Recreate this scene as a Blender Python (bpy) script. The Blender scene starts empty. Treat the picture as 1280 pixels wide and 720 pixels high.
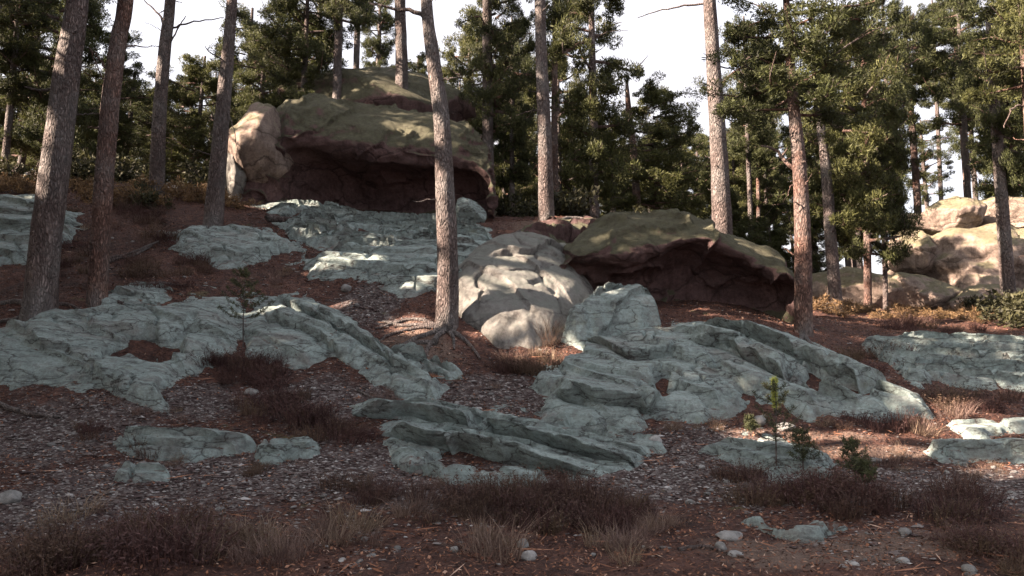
import bpy, math, random
import numpy as np

# ------------------------------------------------------------------ camera, sky, sun, exposure
scene = bpy.context.scene
col = scene.collection
FPX, CX, CY = 1005.0, 640.0, 360.0          # focal length and centre in pixels of the 1280x720 photograph
CAM = np.array((0.0, 0.0, 1.6))
PITCH = math.radians(5.0)
cam_d = bpy.data.cameras.new('camera')
cam_d.sensor_width = 36.0
cam_d.lens = 36.0 * FPX / 1280.0
cam_d.clip_end = 2000.0
cam = bpy.data.objects.new('camera', cam_d)
cam.location = CAM
cam.rotation_euler = (math.radians(90) + PITCH, 0, 0)
col.objects.link(cam)
scene.camera = cam

SUN_EL, SUN_AZ = math.radians(31.0), math.radians(-106.0)   # azimuth measured from +Y towards +X
TO_SUN = np.array((math.sin(SUN_AZ) * math.cos(SUN_EL), math.cos(SUN_AZ) * math.cos(SUN_EL), math.sin(SUN_EL)))
world = bpy.data.worlds.new('World')
scene.world = world
world.use_nodes = True
wn, wl = world.node_tree.nodes, world.node_tree.links
wn.clear()
sky = wn.new('ShaderNodeTexSky')
sky.sky_type = 'NISHITA'
sky.sun_disc = False
sky.sun_elevation = SUN_EL
sky.sun_rotation = SUN_AZ
sky.air_density = 1.0
sky.dust_density = 6.0
sky.ozone_density = 1.0
bg = wn.new('ShaderNodeBackground')
bg.inputs['Strength'].default_value = 0.15
wo = wn.new('ShaderNodeOutputWorld')
# thin bright overcast veil over the clear sky
wtc = wn.new('ShaderNodeTexCoord')
wnz = wn.new('ShaderNodeTexNoise')
wnz.inputs['Scale'].default_value = 2.6
wnz.inputs['Detail'].default_value = 7
wnz.inputs['Roughness'].default_value = 0.6
wl.new(wtc.outputs['Generated'], wnz.inputs['Vector'])
wrp = wn.new('ShaderNodeValToRGB')
wrp.color_ramp.elements[0].position = 0.35
wrp.color_ramp.elements[0].color = (0.97, 0.97, 0.97, 1)
wrp.color_ramp.elements[1].position = 0.7
wrp.color_ramp.elements[1].color = (0.84, 0.84, 0.84, 1)
wl.new(wnz.outputs['Fac'], wrp.inputs['Fac'])
wmx = wn.new('ShaderNodeMix')
wmx.data_type = 'RGBA'
wl.new(wrp.outputs['Color'], wmx.inputs[0])
wl.new(sky.outputs[0], wmx.inputs[6])
wmx.inputs[7].default_value = (0.98, 0.925, 0.95, 1)
wl.new(wmx.outputs[2], bg.inputs[0])
wl.new(bg.outputs[0], wo.inputs[0])

sun_d = bpy.data.lights.new('sun', 'SUN')
sun_d.energy = 5.0
sun_d.angle = math.radians(0.45)
sun_d.color = (1.0, 0.78, 0.62)
sun = bpy.data.objects.new('sun', sun_d)
from mathutils import Vector
sun.rotation_euler = Vector(TO_SUN).to_track_quat('Z', 'Y').to_euler()
sun.location = TO_SUN * 60
col.objects.link(sun)

scene.view_settings.view_transform = 'Standard'
scene.view_settings.look = 'None'
scene.view_settings.gamma = 1.0
scene.cycles.diffuse_bounces = 7
scene.cycles.max_bounces = 14
scene.view_settings.exposure = 3.1

# ------------------------------------------------------------------ helpers
RNG = np.random.default_rng(7)
random.seed(7)
cp, sp = math.cos(PITCH), math.sin(PITCH)

def ray(px, py):
    a = (px - CX) / FPX
    b = -(py - CY) / FPX
    return np.array((a, cp - b * sp, sp + b * cp))

def P(px, py, Y):
    """the point at depth Y (metres in front of the camera) seen at a pixel"""
    d = ray(px, py)
    return CAM + d * (Y / d[1])

_perm = np.random.default_rng(1).permutation(256).astype(np.int64)
_perm = np.concatenate([_perm, _perm])
_grad = np.random.default_rng(2).normal(size=(256, 3))
_grad /= np.linalg.norm(_grad, axis=1)[:, None]

def perlin(p):
    p = np.asarray(p, float)
    i = np.floor(p).astype(np.int64)
    f = p - i
    u = f * f * f * (f * (f * 6 - 15) + 10)
    i &= 255
    out = 0
    for dx in (0, 1):
        wx = u[:, 0] if dx else 1 - u[:, 0]
        for dy in (0, 1):
            wy = u[:, 1] if dy else 1 - u[:, 1]
            for dz in (0, 1):
                wz = u[:, 2] if dz else 1 - u[:, 2]
                h = _perm[_perm[_perm[(i[:, 0] + dx) & 255] + ((i[:, 1] + dy) & 255)] + ((i[:, 2] + dz) & 255)]
                g = _grad[h]
                out = out + wx * wy * wz * (g[:, 0] * (f[:, 0] - dx) + g[:, 1] * (f[:, 1] - dy) + g[:, 2] * (f[:, 2] - dz))
    return out

def fbm(p, octv=4, gain=0.5):
    p = np.asarray(p, float)
    a, s, out = 1.0, 1.0, 0
    for k in range(octv):
        out = out + a * perlin(p * s + 17.3 * k)
        a *= gain
        s *= 2.03
    return out

def ridged(p, octv=4):
    a, s, out = 1.0, 1.0, 0
    for k in range(octv):
        out = out + a * (1 - 2.2 * np.abs(perlin(p * s + 9.1 * k)))
        a *= 0.5
        s *= 2.1
    return out

def p3(x, y, z=0.0):
    x = np.asarray(x, float)
    return np.stack([x, np.broadcast_to(y, x.shape), np.broadcast_to(z, x.shape)], -1)

def sstep(a, b, x):
    t = np.clip((np.asarray(x, float) - a) / (b - a), 0, 1)
    return t * t * (3 - 2 * t)

def make_mesh(name, verts, faces, mats=None, smooth=True, attrs=None):
    """faces: an (N,k) array, or a list of such arrays"""
    me = bpy.data.meshes.new(name)
    verts = np.asarray(verts, np.float32)
    if not isinstance(faces, list):
        faces = [faces]
    faces = [np.asarray(f, np.int32) for f in faces if len(f)]
    me.vertices.add(len(verts))
    me.vertices.foreach_set('co', verts.ravel())
    loops = np.concatenate([f.ravel() for f in faces])
    tot = np.concatenate([np.full(len(f), f.shape[1], np.int32) for f in faces])
    start = np.concatenate([[0], np.cumsum(tot)[:-1]]).astype(np.int32)
    me.loops.add(len(loops))
    me.loops.foreach_set('vertex_index', loops)
    me.polygons.add(len(tot))
    me.polygons.foreach_set('loop_start', start)
    me.polygons.foreach_set('loop_total', tot)
    me.polygons.foreach_set('use_smooth', np.full(len(tot), smooth, bool))
    me.update(calc_edges=True)
    for k, v in (attrs or {}).items():
        a = me.attributes.new(k, 'FLOAT', 'POINT')
        a.data.foreach_set('value', np.asarray(v, np.float32))
    if mats is not None:
        me.materials.append(mats)
    return me

def link(name, me, parent=None, loc=(0, 0, 0)):
    o = bpy.data.objects.new(name, me)
    o.location = loc
    if parent is not None:
        o.parent = parent
    col.objects.link(o)
    return o

def tag(o, label, cat, group=None):
    o['label'] = label
    o['category'] = cat
    if group:
        o['group'] = group
    return o

def thing(name, loc, label, cat, group=None):
    o = bpy.data.objects.new(name, None)
    o.location = loc
    o.empty_display_size = 0.2
    col.objects.link(o)
    return tag(o, label, cat, group)

def grid_faces(nu, nv, wrap_u=False):
    """index (u*nv+v)"""
    u = np.arange(nu if wrap_u else nu - 1)
    v = np.arange(nv - 1)
    U, V = np.meshgrid(u, v, indexing='ij')
    U2 = (U + 1) % nu
    return np.stack([U * nv + V, U2 * nv + V, U2 * nv + V + 1, U * nv + V + 1], -1).reshape(-1, 4)

def catmull(pts, n):
    pts = np.asarray(pts, float)
    m = len(pts)
    t = np.linspace(0, m - 1, n)
    i = np.clip(t.astype(int), 0, m - 2)
    f = (t - i)[:, None]
    g = lambda k: pts[np.clip(k, 0, m - 1)]
    p0, p1, p2, q3 = g(i - 1), g(i), g(i + 1), g(i + 2)
    return 0.5 * (2 * p1 + (p2 - p0) * f + (2 * p0 - 5 * p1 + 4 * p2 - q3) * f ** 2 + (3 * p1 - p0 - 3 * p2 + q3) * f ** 3)

def tube(path, rad, sides, cap=True):
    """verts, faces of a tube along path (n,3) with radii (n,)"""
    path = np.asarray(path, float)
    n = len(path)
    tan = np.gradient(path, axis=0)
    tan /= np.linalg.norm(tan, axis=1)[:, None] + 1e-9
    ref = np.array((0, 0, 1.0)) if abs(tan[0, 2]) < 0.9 else np.array((0, 1.0, 0))
    a = np.cross(tan, ref)
    a /= np.linalg.norm(a, axis=1)[:, None] + 1e-9
    b = np.cross(tan, a)
    th = np.linspace(0, 2 * np.pi, sides, endpoint=False)
    v = path[None, :, :] + np.asarray(rad)[None, :, None] * (np.cos(th)[:, None, None] * a[None] + np.sin(th)[:, None, None] * b[None])
    v = v.reshape(-1, 3)
    return v, grid_faces(sides, n, True)

class Bag:
    def __init__(self):
        self.v, self.q, self.t, self.n = [], [], [], 0
    def add(self, v, f):
        v = np.asarray(v, float)
        f = np.asarray(f)
        (self.q if f.shape[1] == 4 else self.t).append(f + self.n)
        self.v.append(v)
        self.n += len(v)
    def mesh(self, name, mat, smooth=True, off=(0, 0, 0)):
        fs = []
        if self.q: fs.append(np.concatenate(self.q))
        if self.t: fs.append(np.concatenate(self.t))
        return make_mesh(name, np.concatenate(self.v) - np.asarray(off), fs, mat, smooth)

# ------------------------------------------------------------------ materials
def new_mat(name):
    m = bpy.data.materials.new(name)
    m.use_nodes = True
    nt = m.node_tree
    b = nt.nodes['Principled BSDF']
    b.inputs['Specular IOR Level'].default_value = 0.25
    b.inputs['Roughness'].default_value = 0.9
    return m, nt, b

def N(nt, typ, **kw):
    n = nt.nodes.new(typ)
    for k, v in kw.items():
        if k in n.inputs:
            n.inputs[k].default_value = v
        else:
            setattr(n, k, v)
    return n

def noise_n(nt, vec, scale, detail=5, rough=0.6, dist=0.0):
    n = N(nt, 'ShaderNodeTexNoise')
    n.inputs['Scale'].default_value = scale
    n.inputs['Detail'].default_value = detail
    n.inputs['Roughness'].default_value = rough
    n.inputs['Distortion'].default_value = dist
    nt.links.new(vec, n.inputs['Vector'])
    return n.outputs['Fac']

def ramp(nt, fac, stops):
    r = N(nt, 'ShaderNodeValToRGB')
    e = r.color_ramp.elements
    while len(e) < len(stops):
        e.new(0.5)
    for el, (p, c) in zip(e, stops):
        el.position = p
        el.color = (*c, 1) if len(c) == 3 else c
    nt.links.new(fac, r.inputs['Fac'])
    return r.outputs['Color']

def mixc(nt, fac, a, b, mode='MIX'):
    m = N(nt, 'ShaderNodeMix', data_type='RGBA', blend_type=mode)
    for s, v in ((0, fac), (6, a), (7, b)):
        if hasattr(v, 'is_output'):
            nt.links.new(v, m.inputs[s])
        else:
            m.inputs[s].default_value = v if s == 0 else (*v, 1)
    return m.outputs[2]

def math_n(nt, op, a, b=0.0, clamp=False):
    m = N(nt, 'ShaderNodeMath', operation=op, use_clamp=clamp)
    for s, v in ((0, a), (1, b)):
        if hasattr(v, 'is_output'):
            nt.links.new(v, m.inputs[s])
        else:
            m.inputs[s].default_value = v
    return m.outputs[0]

def bump(nt, bsdf, heights):
    prev = None
    for h, dist, st in heights:
        b = N(nt, 'ShaderNodeBump')
        b.inputs['Strength'].default_value = st
        b.inputs['Distance'].default_value = dist
        nt.links.new(h, b.inputs['Height'])
        if prev is not None:
            nt.links.new(prev, b.inputs['Normal'])
        prev = b.outputs['Normal']
    nt.links.new(prev, bsdf.inputs['Normal'])

def pos(nt):
    return N(nt, 'ShaderNodeNewGeometry').outputs['Position']

def mapped(nt, vec, scale=(1, 1, 1), rot=(0, 0, 0)):
    m = N(nt, 'ShaderNodeMapping')
    m.inputs['Scale'].default_value = scale
    m.inputs['Rotation'].default_value = rot
    nt.links.new(vec, m.inputs['Vector'])
    return m.outputs[0]

def attr_n(nt, name):
    return N(nt, 'ShaderNodeAttribute', attribute_name=name).outputs['Fac']

def vor(nt, vec, scale, feature='F1', out='Distance'):
    v = N(nt, 'ShaderNodeTexVoronoi', feature=feature)
    v.inputs['Scale'].default_value = scale
    nt.links.new(vec, v.inputs['Vector'])
    return v.outputs[out]

def mat_ground():
    m, nt, b = new_mat('forest_floor')
    p = pos(nt)
    litter = ramp(nt, noise_n(nt, p, 9, 8, 0.75), [(0.28, (0.010, 0.005, 0.005)), (0.45, (0.05, 0.025, 0.020)), (0.6, (0.105, 0.052, 0.037)), (0.8, (0.20, 0.12, 0.085))])
    litter = mixc(nt, 0.6, litter, ramp(nt, noise_n(nt, p, 60, 4, 0.8), [(0.3, (0.25, 0.22, 0.22)), (0.7, (1, 1, 1))]), 'MULTIPLY')
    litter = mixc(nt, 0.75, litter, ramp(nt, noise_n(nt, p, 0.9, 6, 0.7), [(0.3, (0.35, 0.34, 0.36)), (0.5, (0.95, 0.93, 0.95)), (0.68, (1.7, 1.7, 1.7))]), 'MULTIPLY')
    pebc = vor(nt, p, 26, 'F1', 'Color')
    sepb = N(nt, 'ShaderNodeSeparateColor')
    nt.links.new(pebc, sepb.inputs[0])
    peb = ramp(nt, sepb.outputs[0], [(0.1, (0.03, 0.018, 0.018)), (0.6, (0.065, 0.05, 0.047)), (0.85, (0.12, 0.105, 0.10)), (0.97, (0.20, 0.19, 0.185))])
    gravel = mixc(nt, 0.85, ramp(nt, noise_n(nt, p, 14, 8, 0.8), [(0.3, (0.03, 0.018, 0.018)), (0.7, (0.09, 0.072, 0.066))]), peb)
    dirt = ramp(nt, noise_n(nt, p, 5, 8, 0.7), [(0.3, (0.07, 0.045, 0.036)), (0.7, (0.13, 0.092, 0.072))])
    gfac = math_n(nt, 'ADD', attr_n(nt, 'gravel'), math_n(nt, 'MULTIPLY', math_n(nt, 'SUBTRACT', noise_n(nt, p, 2.2, 6, 0.65), 0.5), 1.6))
    gfac = ramp(nt, gfac, [(0.30, (0, 0, 0)), (0.48, (1, 1, 1))])
    dfac = math_n(nt, 'ADD', attr_n(nt, 'dirt'), math_n(nt, 'MULTIPLY', math_n(nt, 'SUBTRACT', noise_n(nt, p, 3.0, 6, 0.65), 0.5), 1.2))
    dfac = ramp(nt, dfac, [(0.45, (0, 0, 0)), (0.7, (1, 1, 1))])
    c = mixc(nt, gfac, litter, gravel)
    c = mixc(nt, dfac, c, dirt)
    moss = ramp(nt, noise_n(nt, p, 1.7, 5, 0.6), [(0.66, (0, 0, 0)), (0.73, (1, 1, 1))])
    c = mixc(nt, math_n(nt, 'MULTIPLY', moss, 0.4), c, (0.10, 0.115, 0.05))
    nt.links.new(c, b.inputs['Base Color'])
    bump(nt, b, [(noise_n(nt, p, 7, 6, 0.7), 0.06, 0.8), (vor(nt, p, 26), 0.03, 0.8), (noise_n(nt, p, 70, 3, 0.7), 0.012, 0.7)])
    return m

def mat_slab():
    """grey-green bedrock, lichen bleached, with needle litter caught in the joints"""
    m, nt, b = new_mat('bedrock')
    p = pos(nt)
    ps = mapped(nt, p, (1.0, 2.6, 3.0), (0, 0, math.radians(32)))
    c = ramp(nt, noise_n(nt, ps, 1.6, 9, 0.68, 0.6), [(0.28, (0.13, 0.15, 0.145)), (0.42, (0.245, 0.31, 0.298)), (0.6, (0.305, 0.38, 0.365)), (0.8, (0.37, 0.44, 0.42))])
    fine = ramp(nt, noise_n(nt, p, 22, 8, 0.78), [(0.3, (0.42, 0.40, 0.40)), (0.52, (0.92, 0.92, 0.92)), (0.75, (1.2, 1.2, 1.18))])
    c = mixc(nt, 0.9, c, fine, 'MULTIPLY')
    blot = ramp(nt, noise_n(nt, p, 5, 8, 0.75), [(0.50, (0, 0, 0)), (0.60, (1, 1, 1))])
    c = mixc(nt, math_n(nt, 'MULTIPLY', blot, 0.5), c, (0.115, 0.12, 0.118))
    stain = ramp(nt, noise_n(nt, ps, 0.9, 7, 0.7), [(0.52, (0, 0, 0)), (0.68, (1, 1, 1))])
    c = mixc(nt, math_n(nt, 'MULTIPLY', stain, 0.45), c, (0.19, 0.155, 0.14))
    pst = mapped(nt, p, (0.7, 7.0, 7.0), (0, 0, math.radians(33)))
    streak = ramp(nt, noise_n(nt, pst, 1.5, 7, 0.65, 0.9), [(0.33, (0.35, 0.31, 0.315)), (0.44, (0.85, 0.84, 0.84)), (0.54, (1, 1, 1)), (0.7, (1.1, 1.1, 1.1))])
    c = mixc(nt, 0.8, c, streak, 'MULTIPLY')
    warp = N(nt, 'ShaderNodeVectorMath', operation='ADD')
    nz = N(nt, 'ShaderNodeTexNoise')
    nz.inputs['Scale'].default_value = 1.4
    nz.inputs['Detail'].default_value = 6
    nt.links.new(ps, nz.inputs['Vector'])
    sc = N(nt, 'ShaderNodeVectorMath', operation='SCALE')
    sc.inputs['Scale'].default_value = 1.6
    nt.links.new(nz.outputs['Color'], sc.inputs[0])
    nt.links.new(ps, warp.inputs[0])
    nt.links.new(sc.outputs[0], warp.inputs[1])
    cr = vor(nt, warp.outputs[0], 0.9, 'DISTANCE_TO_EDGE')
    crk = ramp(nt, cr, [(0.0, (1, 1, 1)), (0.025, (0, 0, 0))])
    c = mixc(nt, math_n(nt, 'MULTIPLY', crk, 0.8), c, (0.035, 0.024, 0.023))
    cr2 = vor(nt, warp.outputs[0], 2.7, 'DISTANCE_TO_EDGE')
    crk2 = ramp(nt, cr2, [(0.0, (1, 1, 1)), (0.03, (0, 0, 0))])
    gate = ramp(nt, noise_n(nt, p, 1.1, 4, 0.6), [(0.52, (0, 0, 0)), (0.65, (1, 1, 1))])
    c = mixc(nt, math_n(nt, 'MULTIPLY', math_n(nt, 'MULTIPLY', crk2, gate), 0.6), c, (0.05, 0.037, 0.035))
    mossm = ramp(nt, noise_n(nt, p, 1.9, 7, 0.7), [(0.60, (0, 0, 0)), (0.70, (1, 1, 1))])
    c = mixc(nt, math_n(nt, 'MULTIPLY', mossm, 0.45), c, (0.12, 0.125, 0.075))
    lit = math_n(nt, 'ADD', attr_n(nt, 'litter'), math_n(nt, 'MULTIPLY', math_n(nt, 'SUBTRACT', noise_n(nt, p, 7, 6, 0.7), 0.5), 0.9))
    gn = N(nt, 'ShaderNodeNewGeometry')
    sz = N(nt, 'ShaderNodeSeparateXYZ')
    nt.links.new(gn.outputs['True Normal'], sz.inputs[0])
    lit = ramp(nt, lit, [(0.42, (0, 0, 0)), (0.6, (1, 1, 1))])
    lit = math_n(nt, 'MULTIPLY', lit, ramp(nt, sz.outputs[2], [(0.62, (0, 0, 0)), (0.82, (1, 1, 1))]))
    litc = ramp(nt, noise_n(nt, p, 40, 5, 0.8), [(0.3, (0.04, 0.018, 0.014)), (0.7, (0.15, 0.07, 0.045))])
    c = mixc(nt, lit, c, litc)
    nt.links.new(c, b.inputs['Base Color'])
    crh = ramp(nt, cr, [(0.0, (0, 0, 0)), (0.05, (1, 1, 1))])
    bump(nt, b, [(crh, 0.04, 0.7), (noise_n(nt, pst, 3.0, 9, 0.7, 0.5), 0.035, 0.8), (noise_n(nt, ps, 7, 10, 0.78, 0.2), 0.06, 0.8), (noise_n(nt, p, 45, 6, 0.8), 0.02, 0.9)])
    return m

def mat_boulder(name, base, moss_amt, mossc=(0.115, 0.118, 0.06), lo=0.45):
    m, nt, b = new_mat(name)
    p = pos(nt)
    c = ramp(nt, noise_n(nt, p, 1.3, 9, 0.7, 0.5), [(0.28, tuple(0.45 * v for v in base)), (0.5, base), (0.75, tuple(min(0.5, 1.5 * v) for v in base))])
    fine = ramp(nt, noise_n(nt, p, 16, 8, 0.78), [(0.3, (0.5, 0.47, 0.46)), (0.55, (0.95, 0.95, 0.95)), (0.75, (1.2, 1.2, 1.2))])
    c = mixc(nt, 0.9, c, fine, 'MULTIPLY')
    drip = ramp(nt, noise_n(nt, mapped(nt, p, (3.0, 3.0, 0.45)), 1.3, 7, 0.7), [(0.36, (0.42, 0.38, 0.38)), (0.5, (1, 1, 1))])
    c = mixc(nt, 0.75, c, drip, 'MULTIPLY')
    wv = N(nt, 'ShaderNodeVectorMath', operation='ADD')
    wz = N(nt, 'ShaderNodeTexNoise')
    wz.inputs['Scale'].default_value = 1.1
    wz.inputs['Detail'].default_value = 6
    nt.links.new(p, wz.inputs['Vector'])
    ws = N(nt, 'ShaderNodeVectorMath', operation='SCALE')
    ws.inputs['Scale'].default_value = 1.2
    nt.links.new(wz.outputs['Color'], ws.inputs[0])
    nt.links.new(mapped(nt, p, (0.8, 0.8, 1.5)), wv.inputs[0])
    nt.links.new(ws.outputs[0], wv.inputs[1])
    jt = vor(nt, wv.outputs[0], 0.75, 'DISTANCE_TO_EDGE')
    c = mixc(nt, math_n(nt, 'MULTIPLY', ramp(nt, jt, [(0.0, (1, 1, 1)), (0.03, (0, 0, 0))]), 0.7), c, tuple(0.18 * v for v in base))
    g = N(nt, 'ShaderNodeNewGeometry')
    s = N(nt, 'ShaderNodeSeparateXYZ')
    nt.links.new(g.outputs['Normal'], s.inputs[0])
    f = math_n(nt, 'ADD', s.outputs[2], math_n(nt, 'MULTIPLY', math_n(nt, 'SUBTRACT', noise_n(nt, p, 2.2, 7, 0.7), 0.5), 1.5))
    lich = ramp(nt, f, [(lo - 0.15, (0, 0, 0)), (lo + 0.1, (1, 1, 1))])
    c = mixc(nt, math_n(nt, 'MULTIPLY', lich, 0.65), c, tuple(min(0.36, 1.1 * v) for v in base))
    f2 = ramp(nt, f, [(lo, (0, 0, 0)), (lo + 0.25, (1, 1, 1))])
    mc = ramp(nt, noise_n(nt, p, 7, 7, 0.75), [(0.3, tuple(0.5 * v for v in mossc)), (0.7, tuple(1.5 * v for v in mossc))])
    c = mixc(nt, math_n(nt, 'MULTIPLY', f2, moss_amt), c, mc)
    nt.links.new(c, b.inputs['Base Color'])
    bump(nt, b, [(ramp(nt, jt, [(0.0, (0, 0, 0)), (0.06, (1, 1, 1))]), 0.08, 0.8), (noise_n(nt, p, 2.5, 10, 0.75, 0.3), 0.28, 0.9), (noise_n(nt, p, 22, 8, 0.8), 0.05, 1.0)])
    return m

def mat_bark(name, dark, mid, light):
    m, nt, b = new_mat(name)
    tc = N(nt, 'ShaderNodeTexCoord')
    p = tc.outputs['Object']
    w = N(nt, 'ShaderNodeVectorMath', operation='ADD')
    nz = N(nt, 'ShaderNodeTexNoise')
    nz.inputs['Scale'].default_value = 4
    sc = N(nt, 'ShaderNodeVectorMath', operation='SCALE')
    sc.inputs['Scale'].default_value = 0.12
    nt.links.new(p, nz.inputs['Vector'])
    nt.links.new(nz.outputs['Color'], sc.inputs[0])
    nt.links.new(p, w.inputs[0])
    nt.links.new(sc.outputs[0], w.inputs[1])
    q = mapped(nt, w.outputs[0], (1, 1, 0.22))
    e = vor(nt, q, 30, 'DISTANCE_TO_EDGE')
    plate = ramp(nt, e, [(0.0, (0, 0, 0)), (0.3, (1, 1, 1))])
    c = ramp(nt, noise_n(nt, q, 7, 8, 0.75), [(0.25, dark), (0.5, mid), (0.78, light)])
    c = mixc(nt, 0.8, c, ramp(nt, noise_n(nt, p, 40, 6, 0.8), [(0.3, (0.5, 0.47, 0.45)), (0.65, (1.1, 1.1, 1.1))]), 'MULTIPLY')
    c = mixc(nt, math_n(nt, 'MULTIPLY', math_n(nt, 'SUBTRACT', 1.0, plate), 0.5), c, tuple(0.55 * v for v in dark))
    grey = ramp(nt, noise_n(nt, p, 1.1, 5, 0.6), [(0.45, (0, 0, 0)), (0.62, (1, 1, 1))])
    c = mixc(nt, math_n(nt, 'MULTIPLY', grey, 0.5), c, (0.17, 0.175, 0.172))
    nt.links.new(c, b.inputs['Base Color'])
    bump(nt, b, [(plate, 0.045, 1.0), (noise_n(nt, q, 30, 6, 0.75), 0.025, 0.9)])
    return m

def mat_leaf(name, dark, light, trans=0.35, scale=1.2, vary=None):
    m, nt, b = new_mat(name)
    p = pos(nt)
    isl = N(nt, 'ShaderNodeNewGeometry').outputs['Random Per Island']
    f = math_n(nt, 'ADD', math_n(nt, 'MULTIPLY', noise_n(nt, p, scale, 4, 0.6), 0.6), math_n(nt, 'MULTIPLY', isl, 0.4))
    c = ramp(nt, f, [(0.3, dark), (0.72, light)])
    if vary is not None:
        oi = N(nt, 'ShaderNodeObjectInfo').outputs['Random']
        c = mixc(nt, ramp(nt, oi, [(0.35, (0, 0, 0)), (1.0, (0.8, 0.8, 0.8))]), c, ramp(nt, f, [(0.3, vary[0]), (0.72, vary[1])]))
    nt.links.new(c, b.inputs['Base Color'])
    b.inputs['Roughness'].default_value = 0.65
    t = N(nt, 'ShaderNodeBsdfTranslucent')
    nt.links.new(c, t.inputs['Color'])
    mx = N(nt, 'ShaderNodeMixShader')
    mx.inputs[0].default_value = trans
    nt.links.new(b.outputs[0], mx.inputs[1])
    nt.links.new(t.outputs[0], mx.inputs[2])
    nt.links.new(mx.outputs[0], nt.nodes['Material Output'].inputs['Surface'])
    return m

def mat_stone():
    m, nt, b = new_mat('loose_stone')
    p = pos(nt)
    oi = N(nt, 'ShaderNodeObjectInfo').outputs['Random']
    c = ramp(nt, noise_n(nt, p, 9, 8, 0.7), [(0.3, (0.11, 0.11, 0.108)), (0.7, (0.30, 0.305, 0.30))])
    c = mixc(nt, 0.8, c, ramp(nt, oi, [(0.0, (0.35, 0.33, 0.33)), (0.7, (0.75, 0.75, 0.74)), (1.0, (1.25, 1.23, 1.22))]), 'MULTIPLY')
    nt.links.new(c, b.inputs['Base Color'])
    bump(nt, b, [(noise_n(nt, p, 30, 8, 0.7), 0.02, 0.8)])
    return m

def mat_gravel():
    m, nt, b = new_mat('gravel_chips')
    isl = N(nt, 'ShaderNodeNewGeometry').outputs['Random Per Island']
    c = ramp(nt, isl, [(0.0, (0.03, 0.018, 0.018)), (0.5, (0.075, 0.058, 0.055)), (0.88, (0.15, 0.14, 0.135)), (0.99, (0.30, 0.295, 0.29))])
    nt.links.new(c, b.inputs['Base Color'])
    return m

def mat_litter():
    m, nt, b = new_mat('dry_needles')
    isl = N(nt, 'ShaderNodeNewGeometry').outputs['Random Per Island']
    c = ramp(nt, isl, [(0.0, (0.026, 0.013, 0.010)), (0.4, (0.085, 0.036, 0.023)), (0.75, (0.19, 0.088, 0.05)), (0.93, (0.24, 0.13, 0.085)), (0.99, (0.36, 0.26, 0.2))])
    nt.links.new(c, b.inputs['Base Color'])
    return m

M = dict(
    ground=mat_ground(), slab=mat_slab(),
    boulder=mat_boulder('mossy_red_boulder', (0.155, 0.10, 0.096), 0.82, (0.085, 0.095, 0.055), lo=0.1),
    pale=mat_boulder('lichened_boulder', (0.245, 0.245, 0.228), 0.5, (0.15, 0.175, 0.15), lo=0.6),
    far=mat_boulder('sunlit_far_rock', (0.31, 0.25, 0.21), 0.75, (0.14, 0.14, 0.075), lo=0.45),
    bark=mat_bark('pine_bark', (0.038, 0.029, 0.028), (0.15, 0.12, 0.112), (0.34, 0.29, 0.27)),
    bark_red=mat_bark('pine_bark_red', (0.042, 0.025, 0.022), (0.17, 0.10, 0.08), (0.36, 0.24, 0.185)),
    needles=mat_leaf('pine_foliage', (0.014, 0.017, 0.010), (0.07, 0.082, 0.028), 0.38, 1.2, ((0.02, 0.024, 0.010), (0.11, 0.115, 0.036))),
    bush=mat_leaf('bush_foliage', (0.014, 0.015, 0.010), (0.06, 0.06, 0.026), 0.3),
    fern=mat_leaf('dry_fern', (0.07, 0.04, 0.022), (0.24, 0.16, 0.08), 0.35),
    heather=mat_leaf('heather', (0.036, 0.019, 0.019), (0.088, 0.047, 0.042), 0.25, 2.0, ((0.05, 0.036, 0.022), (0.14, 0.10, 0.062))),
    tan=mat_leaf('dry_grass', (0.07, 0.044, 0.039), (0.21, 0.148, 0.124), 0.3, 2.0, ((0.10, 0.072, 0.046), (0.30, 0.235, 0.155))),
    sapling=mat_leaf('sapling_needles', (0.025, 0.028, 0.018), (0.075, 0.085, 0.035), 0.3, 3.0),
    tip=mat_leaf('fresh_shoot', (0.30, 0.34, 0.08), (0.46, 0.49, 0.14), 0.5, 3.0),
    stone=mat_stone(), gravel=mat_gravel(), litter=mat_litter(),
)

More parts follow.
